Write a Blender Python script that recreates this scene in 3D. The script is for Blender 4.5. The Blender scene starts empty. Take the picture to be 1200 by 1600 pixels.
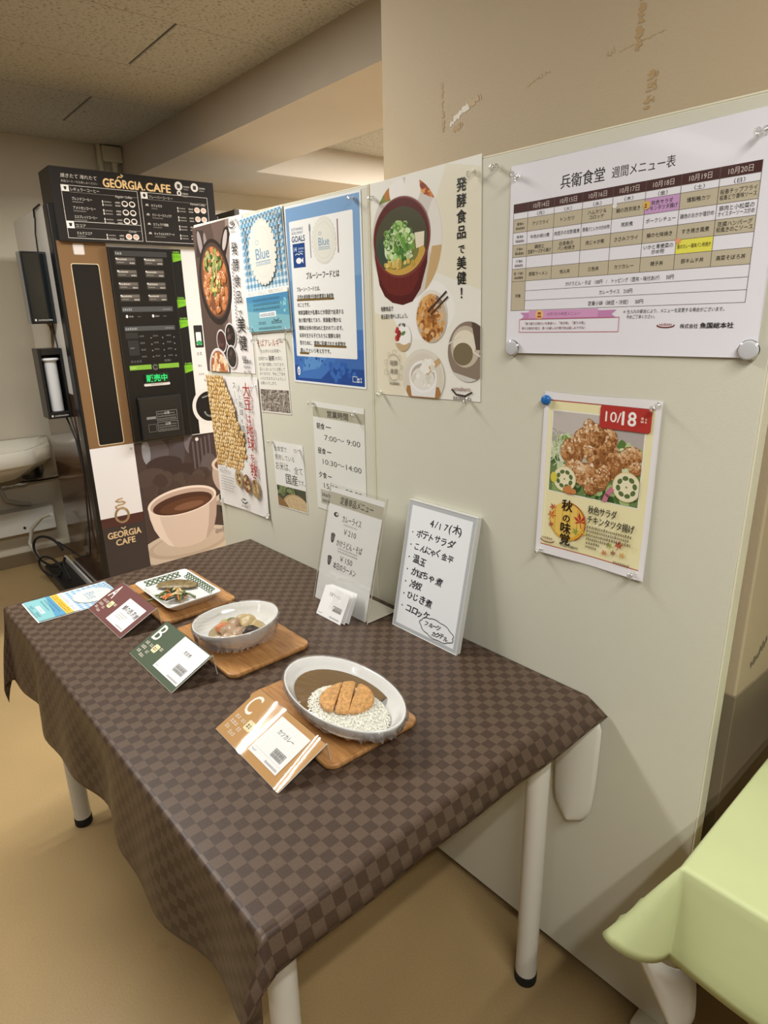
import bpy, math, random
from mathutils import Vector, Matrix, Euler

scene = bpy.context.scene
COL = scene.collection

# ---------------------------------------------------------------- camera
cam_d = bpy.data.cameras.new('camera'); cam = bpy.data.objects.new('camera', cam_d); COL.objects.link(cam)
cam_d.sensor_fit = 'VERTICAL'; cam_d.sensor_height = 32.0; cam_d.lens = 20.0
cam_d.clip_start = 0.02; cam_d.clip_end = 50
CAM = Vector((0.0, -0.99, 1.396))
def cam_rot(yaw, pit, rol):
    f = Vector((-math.sin(yaw)*math.cos(pit), math.cos(yaw)*math.cos(pit), -math.sin(pit)))
    r = Vector((math.cos(yaw), math.sin(yaw), 0)); u = r.cross(f)
    r2 = r*math.cos(rol) + u*math.sin(rol); u2 = -r*math.sin(rol) + u*math.cos(rol)
    return r2, u2, f
_r, _u, _f = cam_rot(math.radians(48.36), math.radians(17.51), math.radians(-1.185))
cam.matrix_world = Matrix(((_r.x, _u.x, -_f.x, CAM.x), (_r.y, _u.y, -_f.y, CAM.y), (_r.z, _u.z, -_f.z, CAM.z), (0, 0, 0, 1)))
scene.camera = cam

# ---------------------------------------------------------------- exposure, world, lights
scene.view_settings.view_transform = 'Standard'; scene.view_settings.look = 'None'
scene.view_settings.exposure = 0.30; scene.view_settings.gamma = 1.0; scene.view_settings.use_curve_mapping = False
w = bpy.data.worlds.new('world'); scene.world = w; w.use_nodes = True
w.node_tree.nodes['Background'].inputs[0].default_value = (1.0, 0.92, 0.8, 1); w.node_tree.nodes['Background'].inputs[1].default_value = 0.007
LAMP_COL = (1.0, 0.99, 0.96)
def lamp(x, y, z, sx, sy, power, col=LAMP_COL):
    d = bpy.data.lights.new('fluorescent_tube_light', 'AREA'); d.shape = 'RECTANGLE'; d.size = sx; d.size_y = sy
    d.energy = power; d.color = col
    o = bpy.data.objects.new('fluorescent_tube_light', d); COL.objects.link(o); o.location = (x, y, z)
    return o
ZC = 2.30
for lx, ly, pw in ((-2.05, -0.86, 17.5), (0.53, -0.95, 17.0), (-2.05, -3.4, 3.5), (0.53, -3.4, 3.5)):
    for s in (-1, 1):
        lamp(lx + s*0.07, ly, ZC - 0.012, 0.035, 1.2, pw)
for s in (-1, 1):
    lamp(-2.3 + s*0.07, 2.15, ZC - 0.012, 0.035, 1.2, 66.0)

# ---------------------------------------------------------------- materials
def lin(c):
    c = c/255.0
    return c/12.92 if c <= 0.04045 else ((c+0.055)/1.055)**2.4
def rgb(h):
    if isinstance(h, str):
        h = h.lstrip('#'); h = tuple(int(h[i:i+2], 16) for i in (0, 2, 4))
    return (lin(h[0]), lin(h[1]), lin(h[2]), 1.0)
MATS = {}
def mat(name, col, rough=0.5, metal=0.0, spec=0.5, bump=None, noise=None, coat=0.0):
    """col sRGB; bump=(scale, strength); noise=(scale, amount) mottles the colour"""
    if name in MATS: return MATS[name]
    m = bpy.data.materials.new(name); m.use_nodes = True; nt = m.node_tree; b = nt.nodes['Principled BSDF']
    c = rgb(col); b.inputs['Base Color'].default_value = c; b.inputs['Roughness'].default_value = rough
    b.inputs['Metallic'].default_value = metal; b.inputs['Specular IOR Level'].default_value = spec
    b.inputs['Coat Weight'].default_value = coat; b.inputs['Coat Roughness'].default_value = 0.08
    tc = nt.nodes.new('ShaderNodeTexCoord')
    if noise:
        n = nt.nodes.new('ShaderNodeTexNoise'); n.inputs['Scale'].default_value = noise[0]; n.inputs['Detail'].default_value = 5
        nt.links.new(tc.outputs['Object'], n.inputs['Vector'])
        r = nt.nodes.new('ShaderNodeMapRange'); r.inputs['From Min'].default_value = 0.3; r.inputs['From Max'].default_value = 0.7
        r.inputs['To Min'].default_value = 1-noise[1]; r.inputs['To Max'].default_value = 1+noise[1]
        nt.links.new(n.outputs['Fac'], r.inputs['Value'])
        mx = nt.nodes.new('ShaderNodeVectorMath'); mx.operation = 'SCALE'; mx.inputs[0].default_value = c[:3]
        nt.links.new(r.outputs['Result'], mx.inputs['Scale']); nt.links.new(mx.outputs['Vector'], b.inputs['Base Color'])
    if bump:
        n = nt.nodes.new('ShaderNodeTexNoise'); n.inputs['Scale'].default_value = bump[0]; n.inputs['Detail'].default_value = 4
        nt.links.new(tc.outputs['Object'], n.inputs['Vector'])
        bp = nt.nodes.new('ShaderNodeBump'); bp.inputs['Strength'].default_value = bump[1]; bp.inputs['Distance'].default_value = 0.004
        nt.links.new(n.outputs['Fac'], bp.inputs['Height']); nt.links.new(bp.outputs['Normal'], b.inputs['Normal'])
    MATS[name] = m; return m
def print_mat(name, rough, coat=0.0, spec=0.4, bump=None):
    if name in MATS: return MATS[name]
    m = mat(name, '#ffffff', rough, 0, spec, bump=bump, coat=coat); nt = m.node_tree; b = nt.nodes['Principled BSDF']
    a = nt.nodes.new('ShaderNodeVertexColor'); a.layer_name = 'ink'
    nt.links.new(a.outputs['Color'], b.inputs['Base Color'])
    return m
PAPER = print_mat('printed_paper', 0.6)
GLOSS = print_mat('laminated_print', 0.32, 0.25, bump=(9, 0.12))
PLAST = print_mat('printed_plastic', 0.35)
def film_mat(name, opacity, rough, bump=None, col='#ffffff', haze=0.0):
    m = bpy.data.materials.new(name); m.use_nodes = True; nt = m.node_tree; nt.nodes.clear()
    out = nt.nodes.new('ShaderNodeOutputMaterial'); t = nt.nodes.new('ShaderNodeBsdfTransparent'); g = nt.nodes.new('ShaderNodeBsdfGlossy')
    g.inputs['Roughness'].default_value = rough; g.inputs['Color'].default_value = rgb(col)
    t.inputs['Color'].default_value = (0.97, 0.97, 0.97, 1)
    fr = nt.nodes.new('ShaderNodeLayerWeight'); fr.inputs['Blend'].default_value = 0.5
    pw = nt.nodes.new('ShaderNodeMath'); pw.operation = 'POWER'; pw.inputs[1].default_value = 4.0; nt.links.new(fr.outputs['Facing'], pw.inputs[0])
    ad = nt.nodes.new('ShaderNodeMath'); ad.operation = 'MULTIPLY_ADD'; ad.inputs[1].default_value = 0.55; ad.inputs[2].default_value = opacity+0.035; nt.links.new(pw.outputs[0], ad.inputs[0])
    mx = nt.nodes.new('ShaderNodeMixShader'); nt.links.new(ad.outputs[0], mx.inputs[0]); nt.links.new(t.outputs[0], mx.inputs[1]); nt.links.new(g.outputs[0], mx.inputs[2])
    if haze:
        df = nt.nodes.new('ShaderNodeBsdfDiffuse'); df.inputs['Color'].default_value = (0.85, 0.82, 0.8, 1); m2 = nt.nodes.new('ShaderNodeMixShader'); m2.inputs[0].default_value = haze
        nt.links.new(mx.outputs[0], m2.inputs[1]); nt.links.new(df.outputs[0], m2.inputs[2]); nt.links.new(m2.outputs[0], out.inputs[0])
    else: nt.links.new(mx.outputs[0], out.inputs[0])
    if bump:
        tc = nt.nodes.new('ShaderNodeTexCoord'); n = nt.nodes.new('ShaderNodeTexNoise'); n.inputs['Scale'].default_value = bump[0]; n.inputs['Detail'].default_value = 3
        nt.links.new(tc.outputs['Object'], n.inputs['Vector'])
        bp = nt.nodes.new('ShaderNodeBump'); bp.inputs['Strength'].default_value = bump[1]; bp.inputs['Distance'].default_value = 0.004
        nt.links.new(n.outputs['Fac'], bp.inputs['Height']); nt.links.new(bp.outputs['Normal'], g.inputs['Normal'])
    MATS[name] = m; return m
ACRYL = film_mat('clear_acrylic', 0.0, 0.03)
FILM = film_mat('cling_film', -0.018, 0.05, bump=(40, 0.5))
CRUMPLE = film_mat('crumpled_cling_film', 0.20, 0.16, bump=(120, 1.0), haze=0.16)
CLEAR = film_mat('clear_plastic_pin', 0.30, 0.08, bump=(300, 0.3))
SLEEVE = film_mat('plastic_sleeve', -0.005, 0.055, bump=(30, 0.03))

# ---------------------------------------------------------------- mesh helpers
def newobj(name, me, parent=None, mtx=None):
    o = bpy.data.objects.new(name, me); COL.objects.link(o)
    if parent is not None: o.parent = parent
    if mtx is not None: o.matrix_local = mtx
    return o
def tag(o, label, cat, group=None, kind=None):
    if label: o['label'] = label
    if cat: o['category'] = cat
    if group: o['group'] = group
    if kind: o['kind'] = kind
    return o
def thing(name, label, cat, loc=(0, 0, 0), rz=0.0, group=None, mtx=None):
    o = bpy.data.objects.new(name, None); COL.objects.link(o); o.empty_display_size = 0.05
    if mtx is not None: o.matrix_world = mtx
    else: o.location = loc; o.rotation_euler = (0, 0, rz)
    return tag(o, label, cat, group)
class G:
    """collects shapes; build() links them as ONE mesh object"""
    def __init__(s): s.v = []; s.f = []; s.m = []; s.sm = []; s.uv = None
    def add(s, v, f, m=0, smooth=False):
        b = len(s.v); s.v += [tuple(p) for p in v]
        for q in f: s.f.append([i+b for i in q]); s.m.append(m); s.sm.append(smooth)
        return s
    def box(s, x0, x1, y0, y1, z0, z1, m=0):
        v = [(x, y, z) for z in (z0, z1) for y in (y0, y1) for x in (x0, x1)]
        return s.add(v, [(0, 2, 3, 1), (4, 5, 7, 6), (0, 1, 5, 4), (2, 6, 7, 3), (0, 4, 6, 2), (1, 3, 7, 5)], m)
    def tube(s, pts, r, n=12, m=0, caps=True, closed=False):
        pts = [Vector(p) for p in pts]; N = len(pts); rs = r if isinstance(r, (list, tuple)) else [r]*N
        v = []; prev = None
        for i, p in enumerate(pts):
            t = (pts[(i+1) % N if closed else min(i+1, N-1)] - pts[(i-1) % N if closed else max(i-1, 0)]).normalized()
            if prev is None:
                a = Vector((0, 0, 1)) if abs(t.z) < 0.9 else Vector((1, 0, 0)); prev = t.cross(a).normalized()
            prev = (prev - t*prev.dot(t)).normalized(); q = t.cross(prev)
            v += [p + prev*rs[i]*math.cos(2*math.pi*k/n) + q*rs[i]*math.sin(2*math.pi*k/n) for k in range(n)]
        f = []
        for i in range(N if closed else N-1):
            j = (i+1) % N
            f += [(i*n+k, i*n+(k+1) % n, j*n+(k+1) % n, j*n+k) for k in range(n)]
        s.add(v, f, m, True)
        if caps and not closed:
            s.add(v[:n], [tuple(range(n))[::-1]], m); s.add(v[-n:], [tuple(range(n))], m)
        return s
    def lathe(s, prof, c=(0, 0, 0), n=32, m=0, ax='z', sx=1.0, sy=1.0, cap=True):
        """prof: (radius, height) list"""
        v = []
        for r, h in prof:
            for k in range(n):
                a = 2*math.pi*k/n; p = (r*math.cos(a)*sx, r*math.sin(a)*sy, h)
                if ax == 'y': p = (p[0], -p[2], p[1])     # height grows towards -y
                if ax == 'x': p = (p[2], p[0], p[1])
                v.append((p[0]+c[0], p[1]+c[1], p[2]+c[2]))
        N = len(prof); f = [(i*n+k, i*n+(k+1) % n, (i+1)*n+(k+1) % n, (i+1)*n+k) for i in range(N-1) for k in range(n)]
        s.add(v, f, m, True)
        if cap:
            s.add(v[:n], [tuple(range(n))[::-1]], m); s.add(v[-n:], [tuple(range(n))], m)
        return s
    def loft(s, loops, m=0, smooth=True, cap0=True, cap1=True):
        n = len(loops[0]); v = [p for L in loops for p in L]
        f = [(i*n+k, i*n+(k+1) % n, (i+1)*n+(k+1) % n, (i+1)*n+k) for i in range(len(loops)-1) for k in range(n)]
        s.add(v, f, m, smooth)
        if cap0: s.add(loops[0], [tuple(range(n))[::-1]], m)
        if cap1: s.add(loops[-1], [tuple(range(n))], m)
        return s
    def grid(s, fn, nu, nv, m=0, smooth=True, uvfn=None):
        v = [fn(i/nu, j/nv) for j in range(nv+1) for i in range(nu+1)]
        f = [(j*(nu+1)+i, j*(nu+1)+i+1, (j+1)*(nu+1)+i+1, (j+1)*(nu+1)+i) for j in range(nv) for i in range(nu)]
        s.add(v, f, m, smooth)
        if uvfn: s.uv = [uvfn(i/nu, j/nv) for j in range(nv+1) for i in range(nu+1)]
        return s
    def blob(s, c, rad, seed=0, amp=0.15, freq=2.0, n=14, m=0, rot=None):
        rnd = random.Random(seed); ph = [(rnd.uniform(0, 6.28), rnd.uniform(0, 6.28), rnd.uniform(0, 6.28)) for _ in range(4)]
        M = Euler(rot or (0, 0, 0)).to_matrix(); v = []; nr = n//2+2
        for j in range(nr+1):
            th = math.pi*j/nr
            for k in range(n):
                a = 2*math.pi*k/n; d = Vector((math.sin(th)*math.cos(a), math.sin(th)*math.sin(a), math.cos(th)))
                w_ = 1 + amp*sum(math.sin(freq*(i+1)*d[i % 3]+ph[i][0])*math.cos(freq*(i+0.7)*d[(i+1) % 3]+ph[i][1]) for i in range(4))/2
                p = M @ Vector((d.x*rad[0]*w_, d.y*rad[1]*w_, d.z*rad[2]*w_)); v.append((p.x+c[0], p.y+c[1], p.z+c[2]))
        f = [(j*n+k, (j+1)*n+k, (j+1)*n+(k+1) % n, j*n+(k+1) % n) for j in range(nr) for k in range(n)]
        return s.add(v, f, m, True)
    def build(s, name, mats, parent=None, mtx=None, bevel=0.0, solid=None, sub=0):
        me = bpy.data.meshes.new(name); me.from_pydata(s.v, [], s.f)
        for mt in (mats if isinstance(mats, (list, tuple)) else [mats]): me.materials.append(mt)
        me.polygons.foreach_set('material_index', s.m); me.polygons.foreach_set('use_smooth', s.sm)
        if s.uv:
            L = me.uv_layers.new(name='UVMap')
            for lp in me.loops: L.data[lp.index].uv = s.uv[lp.vertex_index]
        me.validate(); me.update()
        o = newobj(name, me, parent, mtx)
        if sub: md = o.modifiers.new('sub', 'SUBSURF'); md.levels = sub; md.render_levels = sub
        if solid:
            md = o.modifiers.new('solid', 'SOLIDIFY'); md.thickness = solid[0]; md.offset = solid[1]
            if len(solid) > 2: md.material_offset = solid[2]; md.material_offset_rim = 0
        if bevel: md = o.modifiers.new('bevel', 'BEVEL'); md.width = bevel; md.segments = 3; md.limit_method = 'ANGLE'
        return o
def rrect(x0, x1, y0, y1, r, z, n=6):
    p = []
    for cx, cy, a0 in ((x1-r, y1-r, 0), (x0+r, y1-r, 90), (x0+r, y0+r, 180), (x1-r, y0+r, 270)):
        for k in range(n+1):
            a = math.radians(a0+90*k/n); p.append((cx+r*math.cos(a), cy+r*math.sin(a), z))
    return p

# ---------------------------------------------------------------- printing: flat shapes and lettering on a sheet
_tc = bpy.data.curves.new('lettering', 'FONT'); _to = bpy.data.objects.new('lettering', _tc); COL.objects.link(_to)
_tc.resolution_u = 3; _tc.fill_mode = 'FRONT'; _cache = {}
def glyphs(s, off, shear=0.0):
    k = (s, off, shear)
    if k not in _cache:
        _tc.body = s; _tc.size = 1.0; _tc.offset = off; _tc.shear = shear
        m = _to.to_mesh(); v = [(p.co.x, p.co.y) for p in m.vertices]; f = [tuple(p.vertices) for p in m.polygons]; _to.to_mesh_clear()
        _cache[k] = (v, f)
    return _cache[k]
def clip_poly(P, C):
    """clip polygon P by convex counter-clockwise polygon C"""
    out = P
    for i in range(len(C)):
        a = C[i]; b = C[(i+1) % len(C)]; inp = out; out = []
        if not inp: return []
        side = lambda p: (b[0]-a[0])*(p[1]-a[1]) - (b[1]-a[1])*(p[0]-a[0])
        for j in range(len(inp)):
            p = inp[j]; q = inp[(j+1) % len(inp)]; sp = side(p); sq = side(q)
            if sp >= 0: out.append(p)
            if (sp >= 0) != (sq >= 0):
                t = sp/(sp-sq); out.append((p[0]+(q[0]-p[0])*t, p[1]+(q[1]-p[1])*t))
    return out
class Pr:
    """a printed sheet in millimetres, origin bottom-left, v up; build() makes one mesh with an ink colour per face"""
    STEP = 8e-6
    def __init__(s, w_, h_, paper='#f2f1ee', thick=0.0004, base=True):
        s.w = w_; s.h = h_; s.v = []; s.f = []; s.c = []; s.z = 0.0; s.thick = thick
        s.win = [(0, 0), (w_, 0), (w_, h_), (0, h_)]; s.clip = s.win; s.back = 0
        if base:
            s.paper = rgb(paper); s.rect(0, 0, w_, h_, paper); s.back = 1
    def raw(s, P, F, col):
        b = len(s.v); s.v += [(p[0], p[1], s.z) for p in P]; c = rgb(col)
        for q in F: s.f.append([i+b for i in q]); s.c.append(c)
    def poly(s, P, col, clip=True, step=None):
        P = [tuple(p) for p in P]
        if clip: P = clip_poly(P, s.clip)
        s.z += s.STEP if step is None else step
        if len(P) >= 3: s.raw(P, [tuple(range(len(P)))], col)
    def rect(s, x, y, w_, h_, col): s.poly([(x, y), (x+w_, y), (x+w_, y+h_), (x, y+h_)], col)
    def epts(s, cx, cy, rx, ry, n=20, rot=0.0):
        ca, sa = math.cos(rot), math.sin(rot)
        return [(cx+rx*math.cos(t)*ca-ry*math.sin(t)*sa, cy+rx*math.cos(t)*sa+ry*math.sin(t)*ca) for t in (2*math.pi*k/n for k in range(n))]
    def ell(s, cx, cy, rx, ry, col, n=20, rot=0.0): s.poly(s.epts(cx, cy, rx, ry, n, rot), col)
    def rr(s, x, y, w_, h_, r, col): s.poly([(p[0], p[1]) for p in rrect(x, x+w_, y, y+h_, r, 0, 4)], col)
    def frame(s, x, y, w_, h_, t, col):
        s.rect(x, y, w_, t, col); s.rect(x, y+h_-t, w_, t, col); s.rect(x, y, t, h_, col); s.rect(x+w_-t, y, t, h_, col)
    def line(s, pts, t, col):
        s.z += s.STEP
        for a, b in zip(pts[:-1], pts[1:]):
            d = math.hypot(b[0]-a[0], b[1]-a[1]) or 1e-6; nx, ny = -(b[1]-a[1])/d*t/2, (b[0]-a[0])/d*t/2
            ex, ey = (b[0]-a[0])/d*t*0.25, (b[1]-a[1])/d*t*0.25
            P = clip_poly([(a[0]-nx-ex, a[1]-ny-ey), (b[0]-nx+ex, b[1]-ny+ey), (b[0]+nx+ex, b[1]+ny+ey), (a[0]+nx-ex, a[1]+ny-ey)], s.clip)
            if len(P) >= 3: s.raw(P, [tuple(range(len(P)))], col)
    def ring(s, cx, cy, rx, ry, t, col, n=28, a0=0.0, a1=360.0, rot=0.0):
        ca, sa = math.cos(rot), math.sin(rot); P = []
        for k in range(n+1):
            a = math.radians(a0+(a1-a0)*k/n); x, y = rx*math.cos(a), ry*math.sin(a); P.append((cx+x*ca-y*sa, cy+x*sa+y*ca))
        s.line(P, t, col)
    def text(s, t, x, y, size, col='#222222', w=None, al='l', bold=0.0, rot=0.0, shear=0.0):
        V, F = glyphs(t, 0.0, shear)
        if not V: return
        x0 = min(p[0] for p in V); x1 = max(p[0] for p in V); kx = size
        if w: kx = w/(x1-x0)
        W = (x1-x0)*kx; ox = {'l': 0, 'c': -W/2, 'r': -W}[al]; ca, sa = math.cos(rot), math.sin(rot)
        for bx, by in s.heavy(bold):                               # heavier strokes: the same letters printed again a hair apart
            P = []
            for p in V:
                px = (p[0]-x0)*kx+ox+bx*size; py = p[1]*size+by*size; P.append((x+px*ca-py*sa, y+px*sa+py*ca))
            s.z += s.STEP*0.5; s.raw(P, F, col)
    def heavy(s, b): return ((0, 0),) if b <= 0 else ((-b, 0), (b, 0), (0, b)) if b < 0.02 else ((-b, -b*.5), (b, -b*.5), (0, b), (0, 0))
    def vtext(s, t, x, y, size, col='#222222', bold=0.0, pitch=1.08, shrink=(), kx=1.0):
        for i, ch in enumerate(t):
            V, F = glyphs('|' if ch == 'ー' else ch, 0.0)
            if V:
                k = size*(0.72 if ch in shrink else 1.0); cx = (min(p[0] for p in V)+max(p[0] for p in V))/2
                for bx, by in s.heavy(bold): s.z += s.STEP*0.5; s.raw([(x+((p[0]-cx)*kx+bx)*k, y-size*pitch*i-size*0.86+(p[1]+by)*k) for p in V], F, col)
    def greek(s, x, y, w_, h_, col, seed=0, gap=0.25):
        """a line of print too small to read"""
        rnd = random.Random(seed); cx = x; s.z += s.STEP
        while cx < x+w_-h_*0.3:
            l = h_*rnd.uniform(0.5, 0.95); l = min(l, x+w_-cx); hh = h_*rnd.uniform(0.75, 1)
            s.raw([(cx, y), (cx+l, y), (cx+l, y+hh*0.35), (cx, y+hh*0.35)], [(0, 1, 2, 3)], col)
            s.raw([(cx+l*0.1, y+hh*0.55), (cx+l*0.9, y+hh*0.55), (cx+l*0.9, y+hh), (cx+l*0.1, y+hh)], [(0, 1, 2, 3)], col)
            cx += l+h_*gap
    def blobs(s, cx, cy, rx, ry, n, cols, smin, smax, seed=0, asp=0.7, k=9):
        rnd = random.Random(seed); zb = s.z
        for i_ in range(n):
            s.z = zb+(i_ % 32+1)*3e-6
            a = rnd.uniform(0, 6.28); q = math.sqrt(rnd.random()); r = rnd.uniform(smin, smax); ro = rnd.uniform(0, 3.14)
            P = s.epts(cx+rx*q*math.cos(a), cy+ry*q*math.sin(a), r, r*rnd.uniform(asp, 1), k, ro)
            P = [(p[0]+rnd.uniform(-.12, .12)*r, p[1]+rnd.uniform(-.12, .12)*r) for p in P]
            s.poly(P, rnd.choice(cols), step=0.0)
        s.z = zb+34*3e-6
    def chunk(s, cx, cy, rx, ry, rot, cols, seed=0, n=70, grain=0.14):
        """a lump of fried or cooked food in a printed photograph: ordered pale (top left) to dark (bottom right)"""
        rnd = random.Random(seed); ca, sa = math.cos(rot), math.sin(rot); N = len(cols)
        out = s.epts(cx, cy, rx*1.02, ry*1.02, 18, rot); s.poly([(p[0]+rnd.uniform(-.07, .07)*rx, p[1]+rnd.uniform(-.07, .07)*ry) for p in out], cols[-2]); zb = s.z
        for i_ in range(n):
            s.z = zb+(i_ % 24+1)*2.5e-6
            a = rnd.uniform(0, 6.28); q = math.sqrt(rnd.random())*0.96; x, y = rx*q*math.cos(a), ry*q*math.sin(a); X, Y = cx+x*ca-y*sa, cy+x*sa+y*ca
            t = 0.5-0.30*((Y-cy)/ry-0.55*(X-cx)/rx)+rnd.gauss(0, 0.17); c = cols[min(N-1, max(0, int(t*N)))]; r = min(rx, ry)*grain*rnd.uniform(0.6, 1.6)
            s.poly([(p[0]+rnd.uniform(-.2, .2)*r, p[1]+rnd.uniform(-.2, .2)*r) for p in s.epts(X, Y, r, r*rnd.uniform(0.55, 1), 8, rnd.uniform(0, 3))], c, step=0.0)
        s.z = zb+26*2.5e-6
    def strands(s, cx, cy, rx, ry, n, cols, ln, t, seed=0):
        rnd = random.Random(seed); zb = s.z
        for i_ in range(n):
            s.z = zb+(i_ % 32)*3e-6-s.STEP
            a = rnd.uniform(0, 6.28); q = math.sqrt(rnd.random()); x = cx+rx*q*math.cos(a); y = cy+ry*q*math.sin(a); d = rnd.uniform(0, 6.28); P = []
            bend = rnd.uniform(-0.5, 0.5)
            for k in range(6):
                P.append((x, y)); x += ln/5*math.cos(d); y += ln/5*math.sin(d); d += bend
            s.line(P, t*rnd.uniform(0.7, 1.2), rnd.choice(cols))
    def build(s, name, material, parent=None, mtx=None, bow=None):
        """local metres; sheet from z=-thick to 0, ink above; bow(u,v)->extra z in metres"""
        V = [(x*0.001, y*0.001, z) for x, y, z in s.v]; F = list(s.f); C = list(s.c)
        if s.back:
            b = len(V); w_, h_ = s.w*0.001, s.h*0.001; t = -s.thick
            V += [(0, 0, 0), (w_, 0, 0), (w_, h_, 0), (0, h_, 0), (0, 0, t), (w_, 0, t), (w_, h_, t), (0, h_, t)]
            for q in ((0, 4, 5, 1), (1, 5, 6, 2), (2, 6, 7, 3), (3, 7, 4, 0), (7, 6, 5, 4)): F.append([i+b for i in q]); C.append(s.paper)
        if bow:                                                    # cut the sheet along a fine grid so that every layer follows the same curve
            W_, H_ = s.w*0.001, s.h*0.001; n1 = max(4, int(s.w/14)); n2 = max(4, int(s.h/14)); cw, ch = W_/n1, H_/n2; V2 = []; F2 = []; C2 = []
            for q, c in zip(F, C):
                xs = [V[i][0] for i in q]; ys = [V[i][1] for i in q]; z = V[q[0]][2]
                i0, i1 = int((min(xs)+1e-7)/cw), int((max(xs)-1e-7)/cw); j0, j1 = int((min(ys)+1e-7)/ch), int((max(ys)-1e-7)/ch)
                if (i0 == i1 and j0 == j1) or max(V[i][2] for i in q) != min(V[i][2] for i in q):
                    F2.append([len(V2)+k for k in range(len(q))]); V2 += [V[i] for i in q]; C2.append(c); continue
                pl = [(V[i][0], V[i][1]) for i in q]
                for i in range(i0, i1+1):
                    col_ = clip_poly(pl, [(i*cw, -1), ((i+1)*cw, -1), ((i+1)*cw, 9), (i*cw, 9)])
                    if len(col_) < 3: continue
                    for j in range(j0, j1+1):
                        pc = clip_poly(col_, [(-1, j*ch), (9, j*ch), (9, (j+1)*ch), (-1, (j+1)*ch)])
                        if len(pc) < 3: continue
                        A_, B_ = ((i+1)*cw, j*ch), (i*cw, (j+1)*ch)
                        for tri in ([(i*cw-1e-6, j*ch-1e-6), A_, B_], [A_, ((i+1)*cw+1e-6, (j+1)*ch+1e-6), B_]):
                            pt = clip_poly(pc, tri)
                            if len(pt) >= 3: F2.append([len(V2)+k for k in range(len(pt))]); V2 += [(p[0], p[1], z) for p in pt]; C2.append(c)
            def bz(x, y):
                fx, fy = min(max(x/cw, 0), n1-1e-6), min(max(y/ch, 0), n2-1e-6); i, j = int(fx), int(fy); fx -= i; fy -= j
                g_ = lambda a, b_: bow(a/n1, b_/n2)
                
                if fx+fy <= 1: return g_(i, j)+(g_(i+1, j)-g_(i, j))*fx+(g_(i, j+1)-g_(i, j))*fy
                return g_(i+1, j+1)+(g_(i, j+1)-g_(i+1, j+1))*(1-fx)+(g_(i+1, j)-g_(i+1, j+1))*(1-fy)
            V = [(x, y, z+bz(x, y)) for x, y, z in V2]; F = F2; C = C2
        me = bpy.data.meshes.new(name); me.from_pydata(V, [], F); me.materials.append(material)
        at = me.color_attributes.new('ink', 'FLOAT_COLOR', 'CORNER'); buf = []
        for p, c in zip(me.polygons, C): buf += list(c)*p.loop_total
        at.data.foreach_set('color', buf); me.update()
        return newobj(name, me, parent, mtx)
def board_mtx(x, z, y=-0.0008, tilt=0.0, lean=0.0):
    """sheet frame on the board: u = +x, v = +z, facing -y"""
    return Matrix.Translation((x, y, z)) @ Matrix.Rotation(tilt, 4, 'Y') @ Matrix(((1, 0, 0, 0), (0, 0, -1, 0), (0, 1, 0, 0), (0, 0, 0, 1)))

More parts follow.
